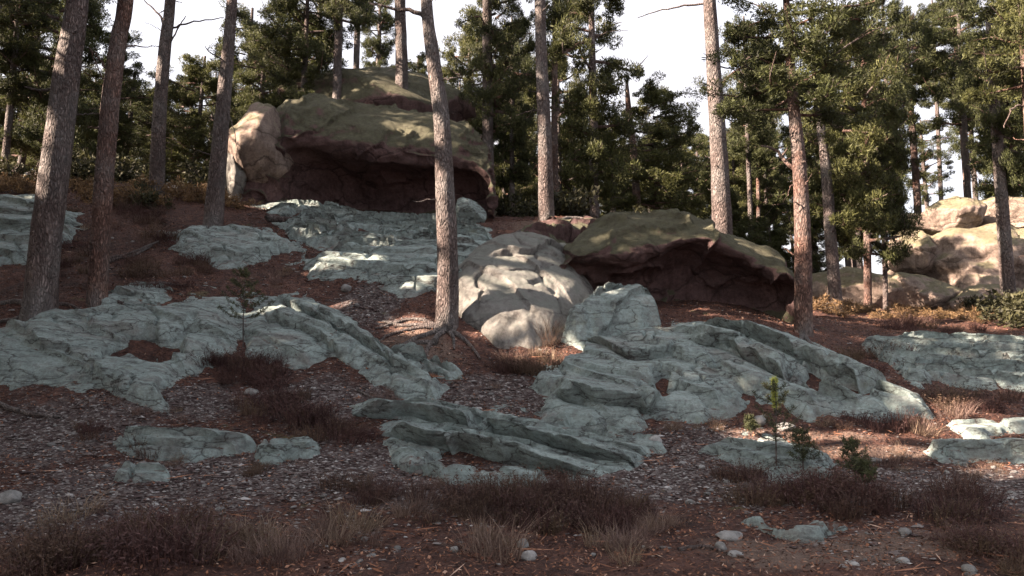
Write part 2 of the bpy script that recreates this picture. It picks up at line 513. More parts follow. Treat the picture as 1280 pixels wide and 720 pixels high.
# ------------------------------------------------------------------ terrain
ctrl = []
for px, py, Y in [
    # foreground
    (-100, 720, 5.9), (640, 720, 5.9), (1380, 720, 5.9), (0, 720, 5.8), (320, 720, 5.9), (960, 720, 5.9), (1280, 720, 5.9),
    (0, 640, 7.4), (320, 640, 7.5), (640, 640, 7.6), (960, 640, 7.6), (1280, 640, 7.5),
    (0, 560, 9.0), (250, 560, 9.2), (480, 570, 9.0), (700, 570, 9.2), (900, 570, 9.4), (1100, 570, 9.4), (1280, 565, 9.6),
    (0, 480, 10.8), (150, 480, 10.8), (350, 480, 11.0), (560, 490, 10.9), (680, 490, 11.0), (850, 500, 10.9), (1000, 500, 11.0), (1150, 500, 11.3), (1280, 495, 11.8),
    # middle
    (0, 410, 12.0), (52, 385, 12.3), (122, 382, 12.6), (250, 400, 12.6), (400, 400, 12.8), (558, 410, 12.4), (640, 430, 12.4),
    (700, 425, 12.6), (860, 400, 13.2), (960, 405, 13.4), (1003, 415, 13.6), (1100, 440, 13.8), (1200, 440, 14.0), (1280, 440, 14.2),
    (0, 320, 14.6), (150, 320, 14.8), (300, 330, 14.8), (430, 330, 14.8), (540, 335, 14.4), (650, 320, 15.0),
    (750, 362, 15.6), (880, 368, 15.8), (980, 384, 16.0),
    (0, 262, 17.0), (150, 262, 17.2), (270, 285, 16.4), (360, 288, 17.0), (480, 290, 17.4), (600, 290, 17.6), (683, 282, 18.0), (742, 276, 20.0),
    (820, 290, 19.0), (900, 330, 18.0), (960, 375, 18.0), (1043, 388, 20.0), (1100, 388, 22.0), (1200, 388, 23.0), (1290, 388, 23.0),
    (0, 232, 19.5), (130, 230, 20.0), (230, 240, 20.0), (330, 255, 19.5), (450, 262, 20.5), (590, 272, 20.5),
]:
    ctrl.append(P(px, py, Y))
for w in [(-30, 5, 1.6), (-30, 12, 4.0), (-30, 20, 6.0), (-14, 0, 0.2), (-15, 6, 1.3), (-15, 12, 3.2), (-16, 18, 5.4), (0, 0, -0.05), (0, -8, -0.5), (-16, -12, -0.6), (16, -12, -0.6), (30, 0, 0.2),
          (14, 0, 0.1), (15, 8, 0.7), (18, 14, 1.6), (20, 22, 2.6), (34, 14, 1.5), (34, 30, 2.6), (0, 2.5, -0.02),
          (-40, 32, 6.0), (-20, 28, 6.2), (-12, 25, 6.4), (-6, 26, 5.9), (0, 26, 5.4), (4, 24, 4.6), (7, 25, 3.3), (10, 27, 3.2), (14, 30, 2.9),
          (-25, 40, 5.0), (-10, 38, 5.0), (0, 38, 4.2), (10, 38, 3.0), (25, 42, 2.4), (-30, 60, 2.5), (0, 60, 2.0), (30, 60, 1.5), (-40, -12, -0.6), (-45, 20, 5.0), (40, -10, 0), (45, 45, 2)]:
    ctrl.append(np.array(w, float))
ctrl = np.array(ctrl)

def tps_fit(c, lam=0.02):
    n = len(c)
    d = np.linalg.norm(c[:, None, :2] - c[None, :, :2], axis=-1)
    K = np.where(d > 0, d ** 2 * np.log(d + 1e-12), 0) + lam * np.eye(n)
    Pm = np.concatenate([np.ones((n, 1)), c[:, :2]], 1)
    A = np.block([[K, Pm], [Pm.T, np.zeros((3, 3))]])
    return np.linalg.solve(A, np.concatenate([c[:, 2], np.zeros(3)]))
TW = tps_fit(ctrl)

def tps(x, y):
    x, y = np.ravel(x), np.ravel(y)
    out = np.empty(len(x))
    for s in range(0, len(x), 40000):
        a, b_ = x[s:s + 40000], y[s:s + 40000]
        d2 = (a[:, None] - ctrl[None, :, 0]) ** 2 + (b_[:, None] - ctrl[None, :, 1]) ** 2
        K = 0.5 * d2 * np.log(d2 + 1e-12)
        out[s:s + 40000] = K @ TW[:len(ctrl)] + TW[-3] + TW[-2] * a + TW[-1] * b_
    return out

GX0, GX1, GY0, GY1, GS = -46.0, 46.0, -14.0, 62.0, 0.2
gxs = np.arange(GX0, GX1 + GS / 2, GS)
gys = np.arange(GY0, GY1 + GS / 2, GS)
_X, _Y = np.meshgrid(gxs, gys, indexing='ij')
TZ = tps(_X, _Y).reshape(_X.shape)

def base_z(x, y):
    x = np.clip(np.asarray(x, float), GX0, GX1 - 1e-3)
    y = np.clip(np.asarray(y, float), GY0, GY1 - 1e-3)
    fx, fy = (x - GX0) / GS, (y - GY0) / GS
    i = np.clip(fx.astype(int), 0, len(gxs) - 2)
    j = np.clip(fy.astype(int), 0, len(gys) - 2)
    u, v = fx - i, fy - j
    return (TZ[i, j] * (1 - u) * (1 - v) + TZ[i + 1, j] * u * (1 - v) + TZ[i, j + 1] * (1 - u) * v + TZ[i + 1, j + 1] * u * v)

def ground_z(x, y):
    x, y = np.ravel(np.asarray(x, float)), np.ravel(np.asarray(y, float))
    q = p3(x, y)
    return base_z(x, y) + 0.10 * fbm(q * 0.7, 4) + 0.035 * fbm(q * 3.1 + 5, 3)

def gz(x, y):
    return float(ground_z([x], [y])[0])

_ys = np.concatenate([np.arange(4, 30, 0.02), np.arange(30, 60, 0.2)])
def hit(px, py):
    """where the line of sight through a pixel meets the ground"""
    d = ray(px, py)
    pts = CAM[None] + d[None] * (_ys / d[1])[:, None]
    below = pts[:, 2] < base_z(pts[:, 0], pts[:, 1])
    k = int(np.argmax(below)) if below.any() else int(np.argmin(np.abs(pts[:, 2] - base_z(pts[:, 0], pts[:, 1]))))
    return pts[k]

# gravel / bare-dirt areas, each a soft spot on the ground
def spots(lst):
    return [(hit(px, py), rx, ry) for px, py, rx, ry in lst]
GRAVEL = spots([(250, 600, 1.4, 0.9), (430, 590, 1.2, 0.8), (60, 540, 1.2, 1.0), (620, 500, 0.9, 0.7), (465, 380, 0.6, 0.8), (400, 500, 1.0, 0.6), (800, 600, 1.0, 0.6), (880, 560, 0.8, 0.6),
                (1200, 620, 1.6, 0.5), (1230, 600, 1.5, 0.5), (1000, 620, 0.8, 0.4), (240, 500, .8, .5), (60, 640, 1.0, 0.6), (920, 590, 0.8, 0.6), (560, 620, 1.2, .5)])
DIRT = spots([(1000, 690, 1.1, 0.5), (1120, 680, 0.9, 0.4), (520, 435, 0.8, 0.9), (1120, 565, 1.6, 0.25), (1000, 543, 1.2, 0.2), (700, 282, 1.5, 1.0)])

def blob(x, y, lst):
    r = np.zeros(len(x))
    for c, rx, ry in lst:
        r = np.maximum(r, np.exp(-((x - c[0]) / rx) ** 2 - ((y - c[1]) / ry) ** 2))
    return r

xs = np.concatenate([[-140, -100, -80], np.arange(-60, -20, 2), np.arange(-20, -11, 0.3), np.arange(-11, 11, 0.07), np.arange(11, 20, 0.3), np.arange(20, 61, 2), [80, 100, 140]])
ys = np.concatenate([[-60, -45, -30], np.arange(-14, 3, 1.0), np.arange(3, 5, 0.25), np.arange(5, 14.5, 0.06), np.arange(14.5, 26, 0.12), np.arange(26, 62, 1.2), [62, 80, 100, 130, 160]])
X, Yg = np.meshgrid(xs, ys, indexing='ij')
x, y = X.ravel(), Yg.ravel()
z = ground_z(x, y)
near = (np.abs(x) < 12) & (y > 4) & (y < 26)
z[near] += 0.03 * fbm(p3(x[near], y[near]) * 6.0, 4)
gv, dv = blob(x, y, GRAVEL), blob(x, y, DIRT)
me = make_mesh('ground', np.stack([x, y, z], -1), grid_faces(len(xs), len(ys)), M['ground'], True, dict(gravel=gv, dirt=dv))
o = link('ground', me)
o['kind'] = 'structure'

# ------------------------------------------------------------------ bedrock slabs
def poly_sd(x, y, poly):
    """signed distance to a polygon, positive inside"""
    pts = np.stack([x, y], -1)
    d = np.full(len(x), 1e9)
    inside = np.zeros(len(x), bool)
    n = len(poly)
    for i in range(n):
        a, b_ = poly[i], poly[(i + 1) % n]
        e = b_ - a
        t = np.clip(((pts - a) @ e) / (e @ e + 1e-12), 0, 1)
        d = np.minimum(d, np.linalg.norm(pts - a - t[:, None] * e, axis=1))
        c = ((a[1] > y) != (b_[1] > y)) & (x < (b_[0] - a[0]) * (y - a[1]) / (b_[1] - a[1] + 1e-12) + a[0])
        inside ^= c
    return np.where(inside, d, -d)

def line_field(x, y, pl):
    """distance to a polyline (positive on its left, the uphill side), and fraction along it"""
    pts = np.stack([x, y], -1)
    best = np.full(len(x), 1e9)
    sgn = np.ones(len(x))
    fr = np.zeros(len(x))
    nrm = np.zeros((len(x), 2))
    seg = np.linalg.norm(np.diff(pl, axis=0), axis=1)
    tot, acc = seg.sum(), 0.0
    for i in range(len(pl) - 1):
        a, e = pl[i], pl[i + 1] - pl[i]
        t = ((pts - a) @ e) / (e @ e + 1e-12)
        lo = -1e9 if i == 0 else 0.0
        hi = 1e9 if i == len(pl) - 2 else 1.0
        tc = np.clip(t, lo, hi)
        dd = np.linalg.norm(pts - a - tc[:, None] * e, axis=1)
        cr = e[0] * (pts[:, 1] - a[1]) - e[1] * (pts[:, 0] - a[0])
        k = dd < best
        best = np.where(k, dd, best)
        sgn = np.where(k, np.sign(cr), sgn)
        fr = np.where(k, (acc + np.clip(t, -5, 5) * seg[i]) / tot, fr)
        nn = np.array((e[1], -e[0])) / (np.linalg.norm(e) + 1e-9)
        nrm[k] = nn
        acc += seg[i]
    return best * sgn, fr, nrm

SLAB_EDGES = []
def slab(label, poly_px, H=0.18, w=0.22, ridges=(), strike=-35, amp=0.07, freq=1.5, rough=0.07, step=0.024, seed=0, edge=0.34, name='rock_outcrop', cat='rock', mat='slab', dome=0.0, litter=0.0, group=None, cracks=0.085, pocket=True):
    poly = np.array([hit(*q)[:2] for q in poly_px])
    SLAB_EDGES.append(poly)
    x0, y0 = poly.min(0) - 0.35
    x1, y1 = poly.max(0) + 0.35
    xs_, ys_ = np.arange(x0, x1, step), np.arange(y0, y1, step)
    X, Y = np.meshgrid(xs_, ys_, indexing='ij')
    x, y = X.ravel(), Y.ravel()
    q = p3(x, y, seed * 3.7)
    jx = x + 0.06 * fbm(q * 2.3 + 40, 3)
    jy = y + 0.06 * fbm(q * 2.3 + 80, 3)
    sd0 = poly_sd(x, y, poly)
    sd = sd0 + edge * fbm(q * 1.6 + 11, 4)
    cen = poly.mean(0)
    uphill = np.clip((y - cen[1]) / (0.5 * (poly[:, 1].max() - poly[:, 1].min())), -1, 1)      # +1 towards the upper edge, which sinks gently into the soil
    w_ = w * (0.8 + 2.6 * sstep(-0.2, 0.9, uphill))
    prof = sstep(0.0, 1.0, sd / w_)
    H = 0.6 * H
    z = base_z(x, y) + H * prof
    if dome:
        dm = np.clip(sd / max(sd.max(), 1e-6), 0, 1)
        z += dome * np.clip(1 - (1 - dm) ** 3, 0, 1) ** 0.75
    a = math.radians(strike)
    dn = np.array((math.sin(a), -math.cos(a)))       # down-step direction, across the bedding
    if dn[1] > 0:
        dn = -dn
    u = (jx * dn[0] + jy * dn[1]) * freq + 0.45 * fbm(q * 0.5 + 3, 3)
    fu = u - np.floor(u)
    saw = np.where(fu < 0.94, (fu / 0.94) ** 1.3, 1 - sstep(0.95, 1.0, fu))
    lv = 0.35 + 0.9 * np.clip(perlin(p3(x, y, np.floor(u) * 7.1 + seed) * np.array((0.8, 0.8, 1))) + 0.45, 0, 1)
    amp = amp * 1.25
    z += amp * lv * saw * prof
    sh = 0.06 * lv * sstep(0.65, 0.9, fu) * (1 - sstep(0.9, 1.0, fu)) * amp / 0.1
    dx, dy = sh * dn[0], sh * dn[1]
    lit = litter + 0.5 * sstep(0.22, 0.0, fu) * sstep(0.2, 0.8, lv) - 0.2
    z += rough * (0.7 * perlin(q * np.array((0.6, 0.6, 1)) + 21) + 0.18 * fbm(q * np.array((2.4, 2.4, 1)) + 61, 4)) * prof + 0.012 * ridged(p3(jx * dn[0] * 9 + jy * dn[1] * 9, jx * dn[1] * 2 - jy * dn[0] * 2, seed), 3) * prof
    # joints: sunken lines between the blocks
    cr = np.abs(fbm(p3(jx, jy, seed + 50.0) * 0.9, 3))
    cf = sstep(0.05, 0.0, cr)
    lit0 = 0.62 * sstep(0.32, 0.0, sd - 0.16 * fbm(q * 2.2 + 90, 3)) * (0.45 + 0.55 * sstep(-0.6, 0.6, uphill + 0.35))
    z -= cracks * cf * prof
    lit = lit + 0.6 * cf + lit0
    for pl_px, h, L, ov in ridges:
        pl = np.array([hit(*r)[:2] for r in pl_px])
        if pl[-1, 0] < pl[0, 0]:
            pl = pl[::-1]
        sgn, fr, nrm = line_field(jx, jy, pl)
        sgn = sgn + 0.07 * fbm(q * 2.0 + 31, 3)
        tp = sstep(-0.02, 0.12, fr) * sstep(1.02, 0.85, fr)
        up = sgn >= 0
        hh = h * tp * (0.8 + 0.5 * perlin(q * 1.5 + 70))
        stp = sstep(-0.03, 0.02, sgn)
        z += (stp * 0.6 * hh * (1 - sstep(0.03, L, sgn) ** 0.8) - (1 - stp) * 0.8 * hh * np.exp(-np.abs(sgn) / 0.12)) * sstep(-0.1, 0.1, sd)
        s2 = stp * ov * tp * (1 - sstep(0.0, 0.35, sgn))
        dx, dy = dx + s2 * nrm[:, 0], dy + s2 * nrm[:, 1]
        lit = lit + np.where(up, -0.2, 0.55 * tp * np.exp(-np.abs(sgn) / 0.12))
    z += 0.012 * fbm(q * 9, 3) * prof
    if pocket:
        pk = sstep(-0.20, -0.34, fbm(q * np.array((0.75, 0.75, 1)) + 123, 4)) * sstep(0.0, 0.3, sd)
        z -= pk * (H + amp + 0.16)
        lit = lit + 0.5 * sstep(-0.08, -0.24, fbm(q * np.array((0.75, 0.75, 1)) + 123, 4))
    z -= 0.5 * sstep(0.03, -0.16, sd)
    keep = (sd > -0.18).reshape(X.shape)
    f = grid_faces(len(xs_), len(ys_))
    kf = keep.ravel()
    f = f[kf[f].all(1)]
    used = np.zeros(len(x), bool)
    used[f.ravel()] = True
    idx = np.cumsum(used) - 1
    v = np.stack([x + dx, y + dy, z], -1)[used]
    c = np.array((poly[:, 0].mean(), poly[:, 1].mean(), 0))
    c[2] = float(base_z(c[0], c[1]))
    me = make_mesh(name, v - c, idx[f], M[mat], True, dict(litter=lit[used]))
    me.set_sharp_from_angle(angle=math.radians(48))
    return tag(link(name, me, None, c), label, cat, group)

slab('flat bedrock slab on the crest behind the pine with spreading roots', [(-60, 238), (50, 243), (108, 270), (100, 292), (40, 332), (-60, 338)], 0.14, 0.3, [([(-40, 285), (60, 290), (110, 283)], 0.15, 1.0, 0.06)], -10, 0.1, 1.6, 0.1, 0.024, 1)
slab('grey bedrock hump in front of the leaning pine beside the big overhang', [(190, 287), (262, 284), (330, 284), (378, 304), (372, 326), (300, 336), (235, 322)], 0.28, 0.35, [([(210, 318), (300, 330), (370, 318)], 0.12, 0.8, 0.05)], -25, 0.07, 1.4, 0.08, 0.024, 2)
slab('layered ledge of thin rock beds at the foot of the big overhang', [(318, 254), (420, 262), (520, 282), (612, 287), (618, 306), (520, 312), (430, 318), (365, 300)], 0.18, 0.2,
     [([(340, 285), (430, 296), (530, 300)], 0.16, 0.5, 0.12), ([(330, 268), (420, 278), (600, 292)], 0.14, 0.5, 0.12), ([(400, 308), (470, 312), (520, 308)], 0.1, 0.4, 0.08)], -12, 0.13, 2.6, 0.05, 0.024, 3, litter=0.12)
slab('broad pale bedrock slab below the two leaning pines', [(-40, 425), (30, 402), (110, 384), (180, 376), (300, 362), (320, 400), (310, 445), (255, 462), (205, 488), (200, 514), (130, 500), (60, 480), (-40, 472)], 0.22, 0.3,
     [([(20, 440), (90, 452), (165, 500)], 0.1, 0.7, 0.05), ([(140, 425), (200, 430), (240, 462)], 0.16, 0.8, 0.06), ([(0, 415), (120, 400), (190, 395)], 0.08, 0.6, 0.03)], -28, 0.08, 1.3, 0.1, 0.024, 4)
slab('grooved bedrock slab running down towards the pine with exposed roots', [(298, 362), (370, 362), (430, 388), (462, 425), (560, 486), (545, 500), (490, 492), (440, 462), (370, 454), (308, 444)], 0.22, 0.25,
     [([(345, 375), (420, 410), (500, 470), (548, 492)], 0.2, 0.5, 0.10), ([(330, 400), (390, 425), (450, 462)], 0.15, 0.5, 0.07), ([(395, 385), (450, 425), (545, 480)], 0.12, 0.3, 0.06)], -38, 0.08, 1.8, 0.06, 0.024, 5)
slab('sloping bedrock shelf between the overhang ledge and the sunlit boulder', [(378, 324), (440, 312), (560, 300), (640, 300), (600, 350), (545, 368), (500, 372), (440, 350), (388, 346)], 0.2, 0.3, [([(390, 335), (470, 345), (540, 352)], 0.12, 0.6, 0.05)], -8, 0.09, 2.2, 0.06, 0.024, 6)
slab('wide tilted bedrock slab under the dark hollow of the mossy boulder', [(664, 522), (676, 455), (692, 426), (760, 412), (860, 400), (960, 410), (1020, 430), (1080, 460), (1172, 514), (1160, 526), (1080, 516), (1010, 522), (940, 502), (870, 532), (800, 532), (740, 542)], 0.3, 0.3,
     [([(690, 425), (740, 436), (790, 462), (850, 455)], 0.16, 0.5, 0.14), ([(690, 512), (760, 524), (830, 520)], 0.24, 0.9, 0.24), ([(860, 440), (920, 448), (1000, 490), (1080, 516)], 0.26, 0.5, 0.22), ([(880, 412), (960, 440), (1060, 480), (1150, 518)], 0.22, 0.45, 0.18), ([(840, 462), (900, 470), (940, 500)], 0.12, 0.6, 0.06), ([(700, 470), (800, 490), (860, 500)], 0.08, 0.7, 0.05)],
     -38, 0.08, 1.5, 0.07, 0.024, 7, litter=-0.05)
slab('bedrock slab split into three long overhanging ribs above the heather', [(432, 508), (520, 498), (620, 520), (760, 552), (832, 560), (792, 592), (722, 606), (640, 606), (540, 602), (488, 575), (470, 540)], 0.08, 0.14,
     [([(440, 512), (540, 514), (640, 536), (730, 556)], 0.07, 0.2, 0.08), ([(520, 556), (600, 572), (690, 592)], 0.07, 0.2, 0.08), ([(430, 522), (520, 520), (620, 541), (720, 565), (810, 588)], 0.26, 0.42, 0.30), ([(490, 548), (570, 560), (660, 580), (750, 600)], 0.24, 0.38, 0.28), ([(540, 538), (620, 553), (690, 570)], 0.07, 0.3, 0.06), ([(500, 510), (580, 522), (640, 536)], 0.06, 0.3, 0.05), ([(480, 575), (560, 603), (700, 612)], 0.10, 0.5, 0.06)],
     -20, 0.05, 4.0, 0.06, 0.018, 8, litter=0.14, cracks=0.03, edge=0.14)
slab('low bedded rock shelf among dark undergrowth facing the far sunlit rocks', [(1072, 426), (1180, 424), (1340, 428), (1340, 486), (1200, 484), (1132, 482), (1095, 455)], 0.18, 0.2, [([(1085, 440), (1180, 446), (1300, 448)], 0.14, 0.6, 0.08), ([(1110, 462), (1200, 462), (1300, 470)], 0.12, 0.6, 0.08)], -8, 0.11, 2.2, 0.05, 0.024, 9, litter=0.1)
slab('bedrock patch behind the tallest pine sapling', [(850, 552), (960, 540), (1012, 560), (1052, 582), (1046, 606), (985, 612), (900, 586)], 0.14, 0.2, [([(870, 566), (940, 580), (1030, 604)], 0.08, 0.5, 0.04)], -30, 0.06, 1.8, 0.07, 0.024, 10)
slab('thin flaky rock ledge below the broad pale slab', [(132, 554), (208, 540), (332, 545), (334, 560), (250, 574), (160, 572)], 0.12, 0.12, [([(140, 560), (230, 566), (330, 560)], 0.1, 0.4, 0.06)], -8, 0.08, 2.8, 0.05, 0.024, 11)
slab('short rock plate with a dark undercut edge beside a heather tuft', [(302, 562), (402, 552), (404, 568), (330, 578)], 0.13, 0.1, [([(310, 572), (350, 576), (400, 566)], 0.08, 0.3, 0.06)], 6, 0.05, 2.8, 0.04, 0.024, 12)
slab('small worn rock nub in the gravel below the flaky ledge', [(152, 590), (210, 590), (208, 606), (154, 608)], 0.12, 0.1, [], -10, 0.05, 2.5, 0.05, 0.024, 13)
slab('low flat rock plate beside the bare earth path', [(928, 654), (1000, 650), (1046, 652), (1034, 676), (965, 668)], 0.07, 0.1, [], -10, 0.05, 2.6, 0.03, 0.024, 14)
slab('rounded low rock lying along the gravel strip', [(1150, 562), (1230, 554), (1330, 548), (1330, 580), (1180, 577)], 0.16, 0.2, [([(1170, 568), (1230, 574), (1300, 572)], 0.08, 0.4, 0.06)], -2, 0.05, 2.0, 0.06, 0.024, 15)
slab('flat rock catching sun beside pale grass', [(1182, 534), (1330, 518), (1330, 546), (1205, 552)], 0.12, 0.15, [], -5, 0.06, 2.4, 0.04, 0.024, 16)
slab('squarish rock block broken off the tilted slab', [(858, 500), (900, 490), (910, 516), (880, 528)], 0.16, 0.1, [], -30, 0.05, 2.0, 0.04, 0.024, 17)
slab('narrow rock strips poking out of the root mound below the bent pine', [(482, 430), (530, 438), (580, 468), (562, 480), (508, 464)], 0.12, 0.12, [([(486, 440), (530, 452), (572, 474)], 0.14, 0.3, 0.08)], -35, 0.08, 3.0, 0.05, 0.02, 26)
slab('low rock bench joining the ribbed slab to the wide tilted slab', [(620, 500), (680, 512), (760, 534), (835, 548), (825, 566), (760, 552), (680, 534), (625, 518)], 0.08, 0.15, [([(640, 520), (720, 540), (800, 560)], 0.1, 0.3, 0.06)], -20, 0.06, 2.6, 0.05, 0.022, 27)
slab('thin rock sheet half buried in litter under the slimmer leaning pine', [(95, 395), (170, 352), (240, 352), (285, 362), (200, 380), (130, 392)], 0.06, 0.2, [], -15, 0.08, 2.2, 0.06, 0.024, 28)
slab('rotten ledge of rock and soil laced with roots beside the mossy boulder', [(640, 296), (690, 282), (760, 276), (770, 292), (720, 312), (660, 312)], 0.3, 0.35, [([(660, 300), (710, 304), (750, 290)], 0.25, 0.5, 0.15)], -5, 0.12, 2.2, 0.1, 0.024, 18, mat='boulder')
slab('sun flecked rounded boulder beside the pine with exposed roots', [(560, 372), (572, 330), (625, 308), (705, 306), (742, 338), (744, 385), (708, 425), (662, 440), (618, 430), (582, 408)], 0.18, 0.4, [([(608, 352), (660, 348), (712, 340)], 0.10, 0.3, 0.06)], -40, 0.07, 1.2, 0.17, 0.024, 19, edge=0.10, name='boulder', mat='pale', dome=0.36, pocket=False)
slab('small peaked rock fin standing in front of the hollow', [(690, 428), (735, 402), (775, 385), (815, 390), (826, 408), (790, 420), (720, 434)], 0.15, 0.2, [], 40, 0.16, 2.4, 0.2, 0.02, 20, edge=0.16, name='boulder', dome=0.42, pocket=False)

# ------------------------------------------------------------------ boulders with hollows, and rounded rocks
def vnormals(v, nu, nv):
    g = v.reshape(nu, nv, 3)
    n = np.cross(np.gradient(g, axis=0), np.gradient(g, axis=1))
    n /= np.linalg.norm(n, axis=2)[..., None] + 1e-9
    return n.reshape(-1, 3)

def overhang(label, cols, Yl, depth, recess, nu=220, nv=120, amp=0.18, seed=0, mat='boulder', bulge=0.12):
    """cols: (px, top py, lip py, floor py, recess factor). One closed skin: back, crown, lip, roof of the hollow, its back wall, floor"""
    cols = np.array(cols, float)
    prof = []
    n = len(cols)
    for k, (px, tp, lp, fp, rf) in enumerate(cols):
        s = max(0.12, 1 - abs(2 * k / (n - 1) - 1) ** 3.0)
        D = depth * s
        xw = (px - CX) / FPX * Yl
        zc = P(px, tp, Yl + 0.35 * D)[2]
        zl = P(px, lp, Yl)[2]
        rc = recess * rf
        zf = P(px, fp, Yl + 0.1)[2]
        zb = float(base_z(xw, Yl + D)) - 0.6
        prof.append([(xw, Yl + D, zb), (xw, Yl + 1.02 * D, 0.5 * (zb + zc)), (xw, Yl + 0.85 * D, zc - 0.22 * s), (xw, Yl + 0.5 * D, zc + 0.02), (xw, Yl + 0.28 * D, zc - 0.02),
                     (xw, Yl + 0.08 * D, zl + 0.62 * (zc - zl)), (xw, Yl - bulge * 0.4, zl + 0.22 * (zc - zl)), (xw, Yl, zl), (xw, Yl + 0.3 * rc, zl - 0.05 * (zl - zf) + 0.04 * rf), (xw, Yl + 0.75 * rc, zl - 0.2 * (zl - zf)),
                     (xw, Yl + rc, zl - 0.62 * (zl - zf)), (xw, Yl + 0.8 * rc, zf), (xw, Yl + 0.6 * rc, zf - 0.7)])
    prof = np.array(prof)
    A = np.stack([catmull(prof[:, j], nu) for j in range(prof.shape[1])], 1)
    V = np.stack([catmull(A[i], nv) for i in range(nu)], 0).reshape(-1, 3)
    nr = vnormals(V, nu, nv)
    q = V + seed * 11.0
    d = amp * (fbm(q * 0.55, 3) + 0.55 * ridged(q * np.array((0.8, 0.8, 1.6)) + 4, 4) * 0.6 - 0.2) + 0.07 * fbm(q * 2.6, 4) - 0.10 * sstep(0.05, 0.0, np.abs(fbm(q * np.array((0.5, 0.5, 0.9)) + 33, 3)))
    V = V + nr * d[:, None]
    # end caps
    c0 = V.reshape(nu, nv, 3)[0].mean(0)
    c1 = V.reshape(nu, nv, 3)[-1].mean(0)
    f = grid_faces(nu, nv)
    i0, i1 = len(V), len(V) + 1
    r = np.arange(nv)
    t0 = np.stack([r, np.roll(r, -1), np.full(nv, i0)], -1)
    t1 = np.stack([(nu - 1) * nv + np.roll(r, -1), (nu - 1) * nv + r, np.full(nv, i1)], -1)
    V = np.concatenate([V, [c0], [c1]])
    org = np.array((V[:, 0].mean(), V[:, 1].mean(), V[:, 2].min()))
    me = make_mesh('boulder', V - org, [f, t0, t1], M[mat], True)
    return tag(link('boulder', me, None, org), label, 'boulder')

overhang('huge mossy boulder with a deep shadowed overhang under its front lip',
         [(288, 232, 240, 262, 0.0), (294, 178, 225, 262, 0.0), (312, 146, 222, 262, 0.02), (335, 130, 212, 262, 0.06), (356, 126, 186, 266, 0.55), (392, 125, 184, 270, 1), (430, 128, 194, 272, 1), (470, 133, 202, 274, 1),
          (510, 141, 206, 276, 0.9), (550, 150, 208, 278, 0.9), (585, 163, 212, 280, 0.8), (603, 180, 222, 284, 0.6), (613, 214, 232, 287, 0.3), (616, 258, 268, 290, 0.05)], 19.2, 4.2, 1.5, amp=0.2, seed=1, bulge=0.4)
overhang('mossy domed boulder hollowed out below into a dark cave',
         [(702, 330, 338, 372, 0.0), (716, 304, 330, 372, 0.5), (745, 284, 332, 380, 0.9), (785, 271, 330, 392, 1), (820, 266, 324, 398, 1), (845, 264, 314, 400, 1), (872, 266, 308, 402, 1), (900, 276, 314, 402, 1), (925, 292, 326, 402, 1), (948, 298, 340, 402, 1), (975, 306, 350, 402, 0.8), (992, 320, 356, 402, 0.4), (1001, 345, 362, 402, 0.2)], 14.2, 3.0, 0.95, amp=0.14, seed=2, bulge=0.38)

def ico(sub):
    import bmesh
    bm = bmesh.new()
    bmesh.ops.create_icosphere(bm, subdivisions=sub, radius=1.0)
    v = np.array([q.co[:] for q in bm.verts])
    f = np.array([[w.index for w in q.verts] for q in bm.faces])
    bm.free()
    return v, f
ICO = {k: ico(k) for k in (1, 2, 3, 5, 6)}

def rock_mesh(name, dims, seed, sub=5, cuts=9, amp=0.12, mat='far', flatten=0.0):
    v, f = ICO[sub]
    r = np.random.default_rng(seed)
    v = v.copy()
    for k in range(cuts):
        n = r.normal(size=3)
        n /= np.linalg.norm(n)
        c = r.uniform(0.62, 0.95)
        d = v @ n
        v = v - np.clip(d - c, 0, None)[:, None] * n * 0.85
    nrm = v / (np.linalg.norm(v, axis=1)[:, None] + 1e-9)
    q = v * 1.4 + seed * 3.3
    d = amp * (fbm(q, 4) + 0.4 * ridged(q * 1.3, 3) - 0.2)
    v = v + nrm * d[:, None]
    v = v * np.asarray(dims)
    return make_mesh(name, v, f, M[mat], True)

def rock_at(label, px, py, Y, wpx, hpx, deep, seed, rot=0.0, mat='far', tilt=0.0, amp=0.15, cuts=16, name='boulder'):
    c = P(px, py, Y)
    w, h = wpx / FPX * Y * 0.5, hpx / FPX * Y * 0.5
    o = link(name, rock_mesh(name, (w, deep, h), seed, 5, cuts, amp, mat), None, c)
    o.rotation_euler = (0, tilt, rot)
    return tag(o, label, 'boulder')

rock_at('mossy boulder dome rising behind the huge overhanging boulder', 470, 150, 26.0, 250, 150, 3.0, 11, 0.05, 'boulder', math.radians(9), 0.12)
rock_at('pale weathered lump against the sunny end of the overhanging boulder', 300, 222, 19.6, 40, 90, 0.7, 12, 0.2, 'pale', 0, 0.15)
rock_at('pale cracked block forming the sunny end of the overhanging boulder', 324, 190, 19.55, 84, 116, 0.95, 21, 0.5, 'far', 0.15, 0.14, 14)
rock_at('small grey boulder leaning at the dark end of the overhang', 586, 270, 19.0, 38, 50, 0.6, 13, 0.3, 'slab', -0.4, 0.12)
rock_at('long low sunlit rock face behind the thin trunks', 1085, 374, 24.6, 170, 84, 1.4, 14, 0.1, 'far', 0.05, 0.16, 18)
rock_at('broad mossy sunlit rock stacked below the rounded summit block', 1225, 336, 26.0, 200, 110, 2.2, 15, -0.1, 'far', -0.12, 0.2, 22)
rock_at('rounded sunlit block on top of the far rock pile', 1185, 273, 27.0, 80, 56, 1.2, 16, 0.2, 'far', -0.3, 0.14, 18)
rock_at('flat capstone leaning on the rounded block of the far rock pile', 1262, 276, 27.5, 120, 52, 1.6, 17, 0.1, 'far', 0.16, 0.16, 20)
rock_at('bright sunlit boulder at the foot of the far rock pile', 1152, 368, 23.8, 96, 58, 1.0, 18, 0.3, 'far', 0.1, 0.14, 18)
